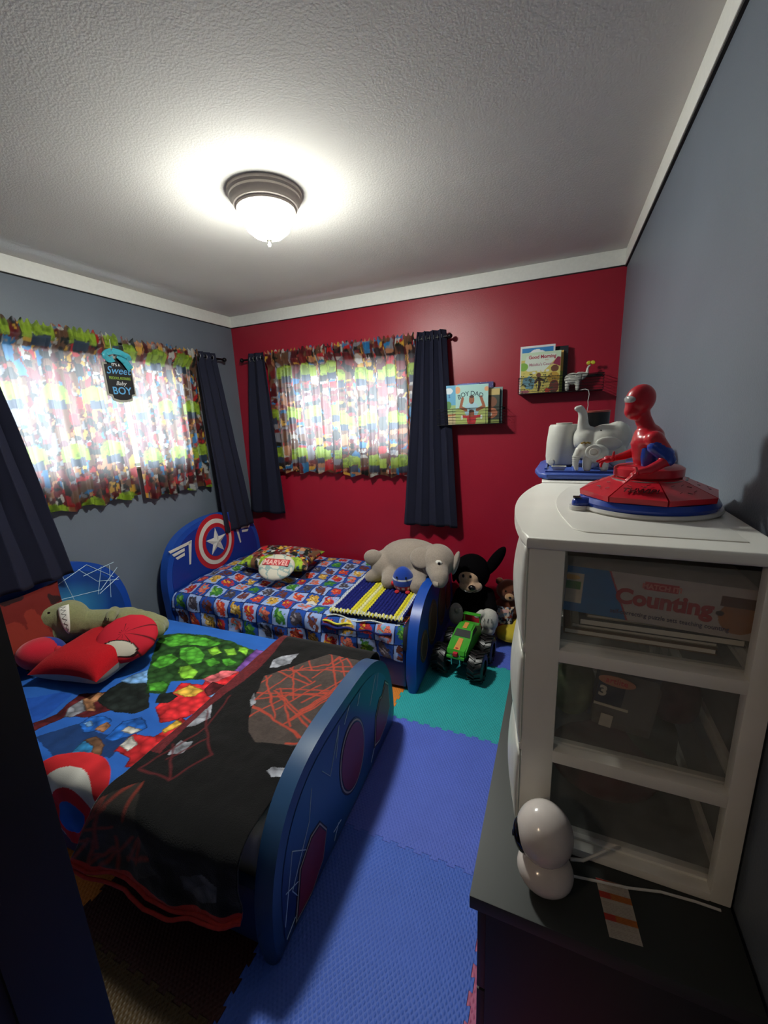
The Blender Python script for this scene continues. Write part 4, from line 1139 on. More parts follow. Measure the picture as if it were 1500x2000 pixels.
def pouchcol(u, v):
    p = [hexc(x) for x in ('2a2c34', '55606e', 'b0a8a0', '6a2c24', 'c4a080', '30343c', '8a94a0')]
    c = voro(u, v, 0.014, p, 4)
    lab = (np.abs(u + 0.0) < 0.028) & (np.abs(v - 0.045) < 0.011)
    c = np.where(lab[..., None], np.array(hexc('c89a94')), c)
    return np.where((v < -0.05)[..., None], np.array(hexc('a83c34')), c)
pillow('toy_pouch', 'small pouch with a busy grey and red print, leaning below the teddy bear', (-0.295, 2.735, 0.165), 0.13, 0.16, 0.04, 1.25, 0, 0.05, colf=pouchcol, cat='pouch', n=50)

# dinosaur lying on its side across the cushions
dg_ = plush('olive_green_plush', '84855e')
dn = thing('plush_dinosaur', 'olive green plush dinosaur with white teeth, lying on its side on the near bed', 'soft toy', (-2.15, 1.27, 0.44))
blob('body', [('e', (-2.335, 1.155, 0.600), (0.098, 0.090, 0.105)), [(-2.36, 1.13, 0.625, 0.076), (-2.41, 1.07, 0.630, 0.066), (-2.43, 1.04, 0.620, 0.058)], [(-2.35, 1.12, 0.550, 0.070), (-2.375, 1.07, 0.535, 0.064)],
              [(-2.30, 1.19, 0.57, 0.07), (-2.22, 1.25, 0.555, 0.072), (-2.12, 1.31, 0.545, 0.082), (-2.04, 1.345, 0.53, 0.070), (-1.97, 1.375, 0.515, 0.055)],
              [(-2.02, 1.36, 0.53, 0.06), (-1.945, 1.345, 0.525, 0.05)], [(-2.10, 1.39, 0.50, 0.05), (-2.2, 1.46, 0.48, 0.03)]], dg_, dn, voxel=0.0065, smooth=6)
blob('arm', [[(-2.155, 1.275, 0.615, 0.030), (-2.115, 1.235, 0.625, 0.028), (-2.10, 1.215, 0.610, 0.022)]], dg_, dn, voxel=0.005)
dk = mat('dark_thread', '2a2620', rough=0.9)
ball('foot_pad', (-1.925, 1.325, 0.522), (0.048, 0.044, 0.047), dg_, dn)
for k in range(3):
    tube('toe_stitch', [(-1.905 + 0.004 * k, 1.287 + 0.010 * k, 0.555 - 0.013 * k), (-1.895 + 0.003 * k, 1.283 + 0.008 * k, 0.535 - 0.012 * k)], 0.002, dk, dn, seg=5)
    tube('claw_stitch', [(-2.11 + 0.010 * k, 1.196 + 0.003 * k, 0.625), (-2.112 + 0.010 * k, 1.190 + 0.003 * k, 0.603)], 0.0022, dk, dn, seg=5)
# white mouth patch with a zigzag teeth line, following the head's curve
hc, hr = Vector((-2.335, 1.155, 0.600)), Vector((0.098, 0.090, 0.105))
hn = Vector((0.84, -0.415, 0.35)); hright = Vector((0.44, 0.90, 0)).normalized(); hup = hright.cross(hn).normalized()
def onhead(a, b, k):
    d = (hn + hright * a + hup * b).normalized()
    return Vector((hc.x + d.x * hr.x * k, hc.y + d.y * hr.y * k, hc.z + d.z * hr.z * k))
bmz = bmesh.new(); vl = []
for i_ in range(10):
    t_ = i_ / 9; b_v = 0.85 - 1.75 * t_; w_v = 0.03 + 0.30 * t_ ** 0.7; a_c = -0.28 + 0.05 * t_
    vl.append([bmz.verts.new(onhead(a_c + w_v * q, b_v, 1.05)) for q in (-1, -0.5, 0, 0.5, 1)])
for A_, B_ in zip(vl, vl[1:]):
    for k in range(4): bmz.faces.new((A_[k], A_[k + 1], B_[k + 1], B_[k]))
o = from_bm('teeth_patch', bmz, m_whe, dn, smooth=True)
sm_ = o.modifiers.new('solid', 'SOLIDIFY'); sm_.thickness = 0.008; sm_.offset = 0
zz_ = []
for k in range(13):
    t_ = k / 12; zz_.append(onhead(-0.26 + (0.13 if k % 2 else -0.10) * (0.3 + t_), 0.62 - 1.45 * t_, 1.10))
tube('teeth_line', zz_, 0.0013, dk, dn, seg=4)
ball('eye', (-2.345, 1.075, 0.675), (0.009, 0.006, 0.005), m_blk, dn)
ball('nostril', (-2.375, 1.006, 0.560), (0.006, 0.005, 0.005), m_blk, dn)
tube('mouth_seam', [(-2.365, 1.045, 0.590), (-2.40, 1.015, 0.585), (-2.43, 0.985, 0.587)], 0.003, dk, dn, seg=5)

def halfs(z, ph):
    rd, bl_ = np.array(hexc('b81c30')), np.array(hexc('15308c'))
    return np.where((z > -0.02 + 0.16 * np.abs(np.sin(ph)))[..., None], rd, bl_)
rt, M = egg_toy('plush_egg', 'small red and blue egg-shaped soft toy between the dark door and the red square cushion', (-2.30, 0.985, 0.505), (0.085, 0.080, 0.115), (1.0, -0.35, 0.5), halfs)
for s in (-1, 1): ball('eye', M @ Vector((s * 0.03, -0.07, 0.05)), 0.006, m_blk, rt)
for s in (-1, 1): ball('arm', M @ Vector((s * 0.083, -0.02, -0.005)), (0.018, 0.02, 0.028), mat('red_felt', 'b3202c', rough=0.9), rt)
ball('foot', M @ Vector((0.03, -0.072, -0.055)), (0.02, 0.012, 0.02), mat('red_felt', 'b3202c', rough=0.9), rt)

# ---------------- monster truck ----------------
tk = thing('toy_monster_truck', 'green toy monster truck with an orange stripe and big black tyres on the foam floor', 'toy truck', (-0.485, 2.305, 0.012), -0.10, local=True)
m_grn = mat('green_toy_paint', '3f9c2e', rough=0.3); m_tyre = mat('black_tyre_rubber', '111113', rough=0.38); m_blp = mat('black_toy_plastic', '121214', rough=0.4)
m_org = mat('orange_decal', 'd8924c', rough=0.4); m_chr = mat('toy_chrome', 'c8ccd0', rough=0.2, metal=1)
prof = [(-.165, .150), (-.172, .175), (-.162, .198), (-.06, .222), (-.010, .262), (.060, .268), (.085, .238), (.150, .230), (.158, .160), (.10, .150)]
bm = bmesh.new()
def wd(y, z): return 0.066 - 0.016 * max(0, (z - .215) / .055) - 0.008 * max(0, (-y - .10) / .07)
va = [bm.verts.new((-wd(y, z), y, z)) for y, z in prof]; vb = [bm.verts.new((wd(y, z), y, z)) for y, z in prof]
fa = bm.faces.new(va); fb_ = bm.faces.new(vb[::-1])
for i in range(len(prof)): bm.faces.new((va[i], vb[i], vb[(i + 1) % len(prof)], va[(i + 1) % len(prof)]))
bmesh.ops.bevel(bm, geom=list(fa.edges) + list(fb_.edges), offset=0.008, segments=3, affect='EDGES')
body = from_bm('body', bm, m_grn, tk, smooth=True)
def onprof(y0, z0, y1, z1, w0, w1, e=0.0012):
    n_ = Vector((0, -(z1 - z0), (y1 - y0))).normalized() * e
    return [Vector((-w0, y0, z0)) + n_, Vector((w0, y0, z0)) + n_, Vector((w1, y1, z1)) + n_, Vector((-w1, y1, z1)) + n_]
def quad(name, vs, m, parent):
    o = raw(name, vs, [(0, 1, 2, 3)], m, parent, smooth=False)
    s_ = o.modifiers.new('solid', 'SOLIDIFY'); s_.thickness = 0.0015; s_.offset = 1
    return o
quad('windscreen', onprof(-.053, .2276, -.017, .2564, .050, .044), mat('dark_glass_plastic', '1a1a1e', rough=0.55, spec=0.2), body)
quad('roof_stripe', onprof(-.008, .2622, .058, .2678, .013, .013), m_org, body)
quad('hood_stripe', onprof(-.160, .1985, -.064, .2212, .018, .014), m_org, body)
for s in (-1, 1):
    quad('side_window', [Vector((s * .0592, -.028, .230)), Vector((s * .0592, .062, .230)), Vector((s * .054, .052, .256)), Vector((s * .054, -.006, .256))][::s], mat('dark_glass_plastic', '1a1a1e'), body)
ball('hood_emblem', (0, -.150, .2045), (.010, .006, .003), mat('red_felt', 'b3202c'), body)
bx = [((-.055, .135, .282), (.055, .170, .287)), ((-.055, .15, .225), (-.049, .165, .284)), ((.049, .15, .225), (.055, .165, .284))]
boxes('spoiler', bx, m_grn, tk, bevel=0.0015)
box('bumper', (-.055, -.186, .150), (.055, -.170, .166), m_grn, tk, bevel=0.004)
box('winch', (-.014, -.190, .168), (.014, -.168, .192), mat('red_felt', 'b3202c'), tk, bevel=0.004)
for s in (-1, 1): tube('front_shock', [(s * .026, -.182, .178), (s * .026, -.172, .105)], .0045, m_chr, tk, seg=8)
boxes('chassis', [((-.030, -.155, .100), (.030, .150, .150)), ((-.085, -.108, .078), (.085, -.092, .096)), ((-.085, .092, .078), (.085, .108, .096)), ((-.05, -.03, .06), (.05, .03, .11))], m_blp, tk, bevel=0.003)
tubes('link_bar', [[(s * .035, y * .3, .08), (s * .05, y, .09)] for s in (-1, 1) for y in (-.1, .1)], .005, m_blp, tk)
box('front_plate', (-.075, -.145, .100), (-.035, -.138, .108), m_chr, tk, bevel=0.002)
def wheel():
    R, w_ = .088, .088
    X = Matrix.Rotation(PI / 2, 4, 'Y')
    o = lathe('tyre', [(.045, -w_ / 2), (.070, -w_ / 2), (.080, -w_ / 2 + .006), (.080, w_ / 2 - .006), (.070, w_ / 2), (.045, w_ / 2)], m_tyre, None, seg=40, M=X, cap=False)
    me_t = o.data; bpy.data.objects.remove(o)
    bm = bmesh.new()
    for k in range(15):
        for s in (-1, 1):
            a = 2 * PI * (k + (0.5 if s > 0 else 0)) / 15
            M_ = Matrix.Rotation(a, 4, 'X') @ Matrix.Translation((s * .021, 0, .083)) @ Matrix.Rotation(s * 0.5, 4, 'Z')
            bm_box(bm, (-.024, -.0048, -.005), (.024, .0048, .0055), M_, 0.0015, 1)
    t = bpy.data.meshes.new('tread'); bm.to_mesh(t); bm.free(); t.materials.append(m_tyre)
    o = lathe('rim', [(.046, -.03), (.046, .030), (.036, .036), (.030, .020), (.012, .018), (.012, .034), (0, .036)], mat('rim_grey', '3a3c40', rough=0.35, metal=0.5), None, seg=24, M=X)
    me_r = o.data; bpy.data.objects.remove(o)
    return me_t, t, me_r
wt, wtr, wr_ = wheel()
for sx in (-1, 1):
    for sy in (-1, 1):
        w_ = bpy.data.objects.new('wheel', wt); COL.objects.link(w_); w_.parent = tk
        w_.location = (sx * .112, sy * .105, .0885); w_.rotation_euler = (0.3 * sy, 0, 0 if sx > 0 else PI)
        for nm, mm in (('tread', wtr), ('rim', wr_)):
            c = bpy.data.objects.new(nm, mm); COL.objects.link(c); c.parent = w_
            if nm == 'tread': c['kind'] = 'stuff'

# ---------------- wall baskets and books ----------------
m_wire = mat('black_wire', '16161a', rough=0.4, metal=0.5)
def basket(label, x0, x1, z, hfront, ybk=YB - 0.004, dep=0.115):
    r = thing('wire_wall_basket', label, 'wall shelf', ((x0 + x1) / 2, ybk, z))
    yf = ybk - dep
    box('shelf_plate', (x0, yf, z - 0.004), (x1, ybk, z), m_wire, r, bevel=0.001)
    for k in range(6):
        zz_ = z + 0.010 + (hfront - 0.01) * k / 5
        tube('wire', [(x0, ybk, zz_), (x0, yf, zz_), (x1, yf, zz_), (x1, ybk, zz_)], 0.0013 if k < 5 else 0.0022, m_wire, r, seg=6)
    n_ = 4
    for k in range(n_ + 1):
        xx = x0 + (x1 - x0) * k / n_
        tube('wire_upright', [(xx, yf, z), (xx, yf, z + hfront)], 0.0013, m_wire, r, seg=6)
    box('back_rail', (x0, ybk - 0.004, z + hfront - 0.012), (x1, ybk, z + hfront + 0.004), m_wire, r)
    return r
basket('left black wire basket on the red wall, filled with picture books', -0.80, -0.352, 1.502, 0.105)
basket('right black wire basket on the red wall, holding books and a small white elephant', -0.262, 0.225, 1.682, 0.095)
m_page = mat('book_pages', 'ddd8cc', rough=0.9)
def book(label, xc, z0, y, w, h, t, artf, spine='c8c8c8', rx=0.0, rz=0.0, group='picture books in the wall baskets'):
    b = thing('picture_book', label, 'book', (xc, y, z0), group=group)
    M = Matrix.Translation((xc, y, z0)) @ Euler((rx, 0, rz)).to_matrix().to_4x4()
    mc = mat('cover_' + spine, spine, rough=0.4)
    boxes('cover', [((-w / 2, -t / 2, 0), (w / 2, -t / 2 + 0.0015, h)), ((-w / 2, t / 2 - 0.0015, 0), (w / 2, t / 2, h)), ((-w / 2, -t / 2, 0), (-w / 2 + 0.0015, t / 2, h))], mc, b, M=M)
    box('page_block', (-w / 2 + 0.0015, -t / 2 + 0.0015, 0.003), (w / 2 - 0.003, t / 2 - 0.0015, h - 0.003), m_page, b, M=M)
    n1, n2 = int(w / 0.0022), int(h / 0.0022)
    u = np.linspace(0, 1, n1)[:, None] * np.ones((1, n2)); v = np.ones((n1, 1)) * np.linspace(0, 1, n2)[None]
    P = np.stack([(u - 0.5) * w, np.full_like(u, -t / 2 - 0.0004), v * h], -1)
    grid('cover_art', P, artf(u, v), vmat('book_print', rough=0.4, bump=0, spec=0.5), b, M=M)
    return b, M @ Matrix.Translation((0, -t / 2 - 0.0006, 0)) @ Matrix.Rotation(PI / 2, 4, 'X')
H = lambda x: np.array(hexc(x))
def E(u, v, cx, cy, rx_, ry_): return (((u - cx) / rx_) ** 2 + ((v - cy) / ry_) ** 2 < 1)[..., None]
def Sg(u, v, a, b, w_): return (segdist(u, v, a, b) < w_)[..., None]
def base(u, c): return np.ones(u.shape + (3,)) * H(c)
def art_boydad(u, v):
    c = base(u, 'a9d2cc')
    c = np.where((v < 0.40 + 0.03 * np.sin(u * 8))[..., None], H('b4c070'), c)
    c = np.where(E(u, v, .06, .88, .09, .09), H('e0a070'), c); c = np.where(E(u, v, .95, .88, .07, .06), H('e0a070'), c)
    c = np.where(E(u, v, .50, .36, .22, .20), H('a8cdda'), c)
    for a, b in (((.33, .36), (.16, .44)), ((.16, .44), (.22, .66)), ((.67, .36), (.88, .44)), ((.88, .44), (.78, .68))): c = np.where(Sg(u, v, a, b, .042), H('9c5a3c'), c)
    c = np.where(E(u, v, .50, .62, .085, .11), H('9c5a3c'), c)
    c = np.where(E(u, v, .50, .70, .075, .035), H('4a2c20'), c)
    c = np.where(E(u, v, .52, .54, .03, .018), H('5a2a20'), c)
    c = np.where(E(u, v, .50, .10, .14, .17), H('c03038'), c)
    for s in (-1, 1): c = np.where(Sg(u, v, (.5 + s * .10, .18), (.5 + s * .26, .20), .035), H('c03038'), c)
    c = np.where(E(u, v, .50, .27, .085, .09), H('9c5a3c'), c)
    c = np.where(E(u, v, .50, .33, .08, .035), H('3c241c'), c)
    for s in (-1, 1): c = np.where(E(u, v, .5 + s * .30, .17, .03, .06), H('d8e0e0'), c)
    return c
def art_left(u, v):
    c = base(u, '5fa6cc'); c = np.where((v < .5)[..., None], H('9fb87a'), c); c = np.where((v < .28)[..., None], H('c8b48c'), c)
    c = np.where(E(u, v, .12, .86, .12, .08), H('d8e4ea'), c); c = np.where(E(u, v, .1, .5, .1, .1), H('5a8a4a'), c)
    c = np.where((np.abs(v - .22 - .1 * u) < .02)[..., None], H('c47848'), c)
    return c
def art_purple(u, v):
    c = base(u, '2a2470'); n_ = vnoise(u * 60, v * 60, 3)
    c = np.where((n_ > .93)[..., None], H('d0c8e0'), c); return np.where(E(u, v, .3, .95, .3, .05), H('5050a0'), c)
def art_green(u, v): return np.where((v > .9)[..., None], H('8aa09c'), base(u, '4a6a70'))
def art_brown(u, v):
    c = base(u, '3a4038'); c = np.where((v > .82)[..., None], H('c8b070'), c)
    c = np.where(E(u, v, .75, .62, .18, .16), H('7a4c34'), c); c = np.where(E(u, v, .75, .3, .2, .16), H('b06848'), c)
    c = np.where(E(u, v, .70, .26, .1, .07), H('d8d4c4'), c); return np.where((v < .1)[..., None], H('8a9450'), c)
def art_morning(u, v):
    c = base(u, 'cfc068'); c = np.where((v > .82)[..., None], H('c2d8bc'), c)
    c = np.where(inpoly(u, v, [(.08, .62), (.18, .54), (.62, .56), (.88, .82), (.86, .94), (.14, .92), (.10, .80)])[..., None], H('d4ddd0'), c)
    c = np.where(inpoly(u, v, [(.80, .70), (1, .62), (1, .84), (.92, .86)])[..., None], H('8c2c4c'), c)
    c = np.where(E(u, v, .06, .66, .12, .10), H('7fae48'), c)
    for i_, (cx, cy) in enumerate(((.12, .30), (.22, .34), (.30, .28), (.18, .20), (.28, .18))): c = np.where(E(u, v, cx, cy, .07, .09), H('6f9aac'), c)
    for a, b in (((.45, .42), (.50, .22)), ((.50, .22), (.47, .06)), ((.50, .34), (.60, .30)), ((.45, .34), (.38, .26))): c = np.where(Sg(u, v, a, b, .03), H('4a3028'), c)
    c = np.where(E(u, v, .46, .44, .06, .055), H('6b4030'), c)
    c = np.where(E(u, v, .84, .36, .15, .14), H('b8923c'), c); c = np.where(E(u, v, .86, .58, .10, .08), H('6b4030'), c); c = np.where(E(u, v, .86, .14, .12, .16), H('6e3a34'), c)
    c = np.where(E(u, v, .70, .05, .08, .06), H('b04030'), c); c = np.where(E(u, v, .12, .04, .12, .04), H('b06070'), c)
    for cx in (.34, .46, .56, .68): c = np.where(E(u, v, cx, .50 + .04 * (cx > .4), .045, .03), H('d8d8cc'), c)
    return np.where(((fbm(u * 22, v * 30, 4) > .57) & (v < .5))[..., None], H('3a4438'), c)
def art_sky(u, v):
    c = base(u, 'dcdcdc'); c = np.where(((u > .05) & (u < .95) & (v < .96))[..., None], H('2f7fc0'), c)
    for cx, cy, r in ((.45, .84, .16), (.60, .83, .13), (.30, .82, .10), (.50, .89, .08)): c = np.where(E(u, v, cx, cy, r, r * .5), H('dfe6e8'), c)
    return c
def art_orange(u, v): return np.where((v > .5)[..., None], H('d8b060'), base(u, '9cb050'))
def art_dark(u, v): return base(u, '1c2028')
book('dark purple starry book at the back of the left basket', -0.555, 1.503, 2.945, 0.245, 0.275, 0.012, art_purple, '2a2470', rx=-0.05)
book('grey-green book whose edge shows right of the cover lettered BOY DAD', -0.485, 1.503, 2.926, 0.235, 0.235, 0.014, art_green, '8aa09c', rx=-0.03)
book('brown and green book just right of the cover lettered BOY DAD', -0.500, 1.503, 2.905, 0.235, 0.225, 0.014, art_brown, '3a4038', rx=-0.03)
b_, MM = book('blue and sandy book at the left end of the left basket', -0.635, 1.503, 2.889, 0.235, 0.262, 0.010, art_left, '5fa6cc', rx=-0.02)
text('lettering', 'S', 0.03, mat('ink_blue', '2a4c8a'), MM @ Matrix.Translation((-0.085, 0.18, 0)), b_, off=0.0005)
b_, MM = book('pale blue book lettered BOY DAD, at the front of the left basket', -0.562, 1.503, 2.874, 0.220, 0.258, 0.010, art_boydad, 'd8e4e4', rx=-0.01)
ink = mat('ink_slate', '2a4450')
for ch, xx, zz_, rr in (('B', -.080, .168, .28), ('O', -.056, .181, .18), ('Y', -.030, .187, .08), ('D', .006, .188, -.04), ('A', .033, .184, -.14), ('D', .060, .174, -.24)):
    text('lettering', ch, 0.042, ink, MM @ Matrix.Translation((xx, zz_, 0)) @ Matrix.Rotation(rr, 4, 'Z'), b_, off=0.0003)
text('lettering', 'PICTURE BOOK', 0.010, m_tr, MM @ Matrix.Translation((-0.03, 0.238, 0)), b_) if False else None
book('thick dark book at the back right of the right basket', -0.070, 1.683, 2.938, 0.185, 0.275, 0.030, art_dark, '1c2028', rx=-0.03)
book('orange and green book behind the cover lettered Good Morning', -0.125, 1.683, 2.912, 0.245, 0.248, 0.010, art_orange, 'd8d0b0', rx=-0.02)
book('blue book with a white cloud behind the cover lettered Good Morning', -0.155, 1.683, 2.896, 0.205, 0.288, 0.010, art_sky, 'dcdcdc', rx=-0.02)
b_, MM = book('yellow and green book lettered Good Morning, at the front of the right basket', -0.133, 1.683, 2.878, 0.232, 0.245, 0.012, art_morning, 'cfc068', rx=-0.01)
text('lettering', 'Good Morning', 0.029, mat('ink_crimson', 'a8304a'), MM @ Matrix.Translation((0.008, 0.207, 0)), b_, off=0.0008, xs=0.92)
text('lettering', 'with', 0.012, mat('ink_orange', 'c08060'), MM @ Matrix.Translation((0.035, 0.193, 0)), b_)
text('lettering', "Malaika's Cousin", 0.024, mat('ink_mauve', 'b07a8a'), MM @ Matrix.Translation((0.004, 0.164, 0)), b_, off=0.0003, xs=0.9)

m_cer = mat('white_glazed_ceramic', 'c6c5bd', rough=0.18)
def elephant_fig(name, label, c, s, rz, flower=None, mm=m_cer, trunk='up'):
    r = thing(name, label, 'figurine', c)
    M = Matrix.Translation(c) @ Matrix.Rotation(rz, 4, 'Z') @ Matrix.Scale(s, 4)
    it = [('e', (0.05, 0, .62), (.42, .30, .32)), ('e', (-.36, 0, .74), (.22, .20, .22))]
    for lx in (-.20, .30):
        for ly in (-.15, .15): it.append([(lx, ly, .45, .12), (lx, ly, .11, .11)])
    if trunk == 'up': it.append([(-.50, 0, .72, .11), (-.62, 0, .86, .085), (-.62, 0, 1.06, .07), (-.66, 0, 1.18, .06), (-.74, 0, 1.22, .05)])
    blob('body', it, mm, r, voxel=0.03 * s if s > .12 else 0.035 * s, smooth=4, M=M)
    for sy in (-1, 1): 
        e = ball('ear', (0, 0, 0), (1, 1, 1), mm, r); e.data.transform(M @ Matrix.Translation((-.24, sy * .22, .74)) @ Euler((sy * -0.2, 0, sy * 0.3)).to_matrix().to_4x4() @ Matrix.Diagonal((.18, .04, .20, 1)))
        e = ball('eye', (0, 0, 0), (1, 1, 1), m_blk, r); e.data.transform(M @ Matrix.Translation((-.47, sy * .16, .82)) @ Matrix.Scale(.02, 4))
    return r, M
r_, M = elephant_fig('elephant_figurine', 'small white elephant with a yellow butterfly on its trunk, in the right wall basket', (0.062, 2.905, 1.682), 0.118, PI - 0.05)
for s in (-1, 1):
    ball('butterfly_wing', M @ Vector((-.76, s * .02, 1.33)) + Vector((s * 0.012, 0, 0.004)), (0.013, 0.004, 0.011), mat('yellow_enamel', 'c8c030', rough=0.4), r_, rot=(0, s * 0.5, 0))
cd = tube('white_cable', [(0.10, 2.872, 1.684), (0.128, 2.852, 1.688), (0.146, 2.850, 1.680), (0.152, 2.850, 1.655), (0.147, 2.85, 1.62), (0.150, 2.852, 1.59), (0.146, 2.86, 1.55), (0.15, 2.9, 1.45), (0.16, 2.94, 1.2)], 0.0022, mat('white_cord', 'c8c8c4', rough=0.5), None, seg=6)
tagit(cd, 'thin white cable hanging from the right wall basket', 'cable')

# ---------------- dresser ----------------
m_dr = mat('black_dresser_laminate', '1d1e1e', rough=0.5, noise=0.06, nscale=4)
dr = thing('dresser', 'long low black dresser along the right wall, carrying the white drawer units', 'dresser', (0.1, 1.25, 0))
box('top_panel', (-0.105, 0.545, 0.722), (0.302, 1.96, 0.75), mat('charcoal_dresser_top', '282c2b', rough=0.55, noise=0.04, nscale=5), dr, bevel=0.002)
box('carcass', (-0.078, 0.560, 0.05), (0.300, 1.945, 0.722), m_dr, dr, bevel=0.001)
boxes('plinth', [((-0.06, 0.575, 0.012), (0.29, 1.93, 0.05))], m_dr, dr)
for j in range(3):
    for k in range(2):
        y0 = 0.565 + k * 0.69; z0 = 0.065 + j * 0.218
        q = box('drawer', (-0.094, y0, z0), (-0.078, y0 + 0.682, z0 + 0.212), m_dr, dr, bevel=0.002)
        tube('handle', [(-0.095, y0 + 0.28, z0 + 0.11), (-0.112, y0 + 0.285, z0 + 0.11), (-0.112, y0 + 0.395, z0 + 0.11), (-0.095, y0 + 0.40, z0 + 0.11)], 0.004, m_rod, q, seg=6)

# ---------------- white drawer units ----------------
m_wp = mat('white_drawer_plastic', 'e4e2da', rough=0.42, noise=0.03, nscale=10)
m_hz = clearmat('clear_drawer_plastic', 'b8bab4', 0.12, 0.25)
m_fr = clearmat('frosted_drawer_front', 'dcdcd6', 0.78, 0.3)
ZT_ = 1.370
def bow(y0, y1, xf, d, n=15):
    return [(xf - d * (1 - ((k / (n - 1)) * 2 - 1) ** 2), y0 + (y1 - y0) * k / (n - 1)) for k in range(n)]
def drawer_unit(label, y0, bd=1.0):
    y1 = y0 + 0.55
    u = thing('drawer_unit', label, 'drawers', (0.13, (y0 + y1) / 2, 0.75), group='white three-drawer plastic units')
    X0, X1 = -0.035, 0.302
    top = [(X1, y0 - 0.006)] + bow(y0 - 0.006, y1 + 0.006, X0 - 0.006, 0.042 * bd)[0:] + [(X1, y1 + 0.006)]
    prism('top_panel', top, ZT_ - 0.020, ZT_, m_wp, u, axis='z', bevel=0.006, seg=3)
    rim = [(0.262, y0 + 0.045), (0.05, y0 + 0.045)] + [(0.03 - 0.030 * math.sin(PI * k / 12), y0 + 0.06 + (0.55 - 0.12) * k / 12) for k in range(13)] + [(0.05, y1 - 0.045), (0.262, y1 - 0.045)]
    prism('raised_panel', rim, ZT_ - 0.001, ZT_ + 0.0022, m_wp, u, axis='z', bevel=0.0018, seg=2)
    lv = [(0.751, 0.790), (0.945, 0.992), (1.150, 1.195)]
    for yy0, yy1 in ((y0, y0 + 0.022), (y1 - 0.022, y1)):
        boxes('post', [((X0 - 0.002, yy0, 0.751), (0.018, yy1, ZT_ - 0.018))], m_wp, u, bevel=0.003)
        boxes('post', [((0.272, yy0, 0.751), (X1, yy1, ZT_ - 0.018))], m_wp, u, bevel=0.003)
        for k in range(3):
            zb0, zb1 = lv[k][0], (lv[k + 1][0] if k < 2 else ZT_ - 0.018)
            t = 0.0015 * (2 - k)
            box('side_rail', (0.017, yy0 - 0.0006, lv[k][0]), (0.273, yy1 + 0.0006, lv[k][1] - 0.022), m_wp, u, bevel=0.002)
    for k in range(3):
        z = lv[k][0]
        bw = [(X0 + 0.03, y1 - 0.002), (X0 + 0.03, y0 + 0.002)] + bow(y0 + 0.002, y1 - 0.002, X0 - 0.006, 0.022 * bd, 11)
        prism('front_rail', bw, z + 0.006, z + 0.024, m_wp, u, axis='z', bevel=0.004, seg=2)
        boxes('shelf_ledge', [((X0, y0 + 0.02, z + 0.014), (X1, y0 + 0.042, z + 0.022)), ((X0, y1 - 0.042, z + 0.014), (X1, y1 - 0.02, z + 0.022)), ((X1 - 0.010, y0 + 0.0235, z), (X1 - 0.001, y1 - 0.0235, z + 0.03))], m_wp, u, bevel=0.002)
    for k in range(3):
        z0 = lv[k][0] + 0.026; z1 = (lv[k + 1][0] if k < 2 else ZT_ - 0.02) - 0.004
        ya, yb = y0 + 0.026, y1 - 0.026
        d = boxes('drawer', [((X0 + 0.01, ya, z0), (X1 - 0.02, yb, z0 + 0.002)), ((X0 + 0.01, ya, z0), (X1 - 0.02, ya + 0.0016, z1 - 0.012)), ((X0 + 0.01, yb - 0.0016, z0), (X1 - 0.02, yb, z1 - 0.012)), ((X1 - 0.022, ya, z0), (X1 - 0.02, yb, z1 - 0.012))], m_hz, u)
        n1, n2 = 24, 16
        t = np.linspace(0, 1, n1)[:, None] * np.ones((1, n2)); v = np.ones((n1, 1)) * np.linspace(0, 1, n2)[None]
        zz_ = z0 - 0.004 + (z1 - z0 + 0.006) * v
        P = np.stack([X0 - 0.004 - 0.034 * bd * (1 - (2 * t - 1) ** 4) * np.sin(PI * (0.12 + 0.8 * v)) ** 0.6, y0 + 0.004 + (0.542) * t, zz_], -1)
        grid('drawer_front', P, None, m_fr, d, solid=0.0025)
    return u
drawer_unit('white three-drawer plastic unit nearest the camera, boxes showing through its side', 0.682)
drawer_unit('second white plastic drawer unit behind the first, under the blue tray', 1.262, 0.12)

# contents of the drawers (seen through the clear sides)
def art_count(u, v):
    c = base(u, 'b9ada6')
    c = np.where((u < 0.25 + 0.13 * (1 - v) + 0.0 * v)[..., None], H('a83038'), c)
    c = np.where((u < 0.24 + 0.13 * (1 - v))[..., None], H('2a6ca4'), c)
    c = np.where(((u < .105) & (u > .0) & (v > .20) & (v < .86))[..., None], H('c8bca8'), c)
    c = np.where(((u < .09) & (v > .50) & (v < .68))[..., None], H('3f7a2c'), c)
    c = np.where(E(u, v, .03, .76, .05, .06), H('d8a850'), c)
    c = np.where((((np.abs(u - .53) < .088) & (np.abs(v - .80) < .085)))[..., None], H('b8343c'), c)
    c = np.where(E(u, v, .93, .42, .10, .33), H('9c6438'), c); c = np.where(((u > .83) & (v > .62) & (v < .82))[..., None], H('5c3224'), c); c = np.where(E(u, v, .835, .46, .02, .05), H('3a201c'), c)
    return c
cb = thing('puzzle_box', 'blue and white puzzle box lettered Counting, in the top drawer', 'box', (0.145, 0.76, 1.216))
Mb = Matrix.Translation((0.150, 0.757, 1.224)) @ Euler((0, 0.05, 0)).to_matrix().to_4x4()
box('carton', (-0.130, -0.035, 0), (0.130, 0.28, 0.082), mat('carton_white', 'b8b0a8', rough=0.6), cb, M=Mb)
n1, n2 = 220, 80
u_ = np.linspace(0, 1, n1)[:, None] * np.ones((1, n2)); v_ = np.ones((n1, 1)) * np.linspace(0, 1, n2)[None]
grid('printed_side', np.stack([-0.130 + 0.26 * u_, np.full_like(u_, -0.0354), 0.082 * v_], -1), art_count(u_, v_), vmat('book_print'), cb, M=Mb)
FM = Mb @ Matrix.Translation((0, -0.036, 0)) @ Matrix.Rotation(PI / 2, 4, 'X')
mcr = mat('ink_crimson', 'a8304a')
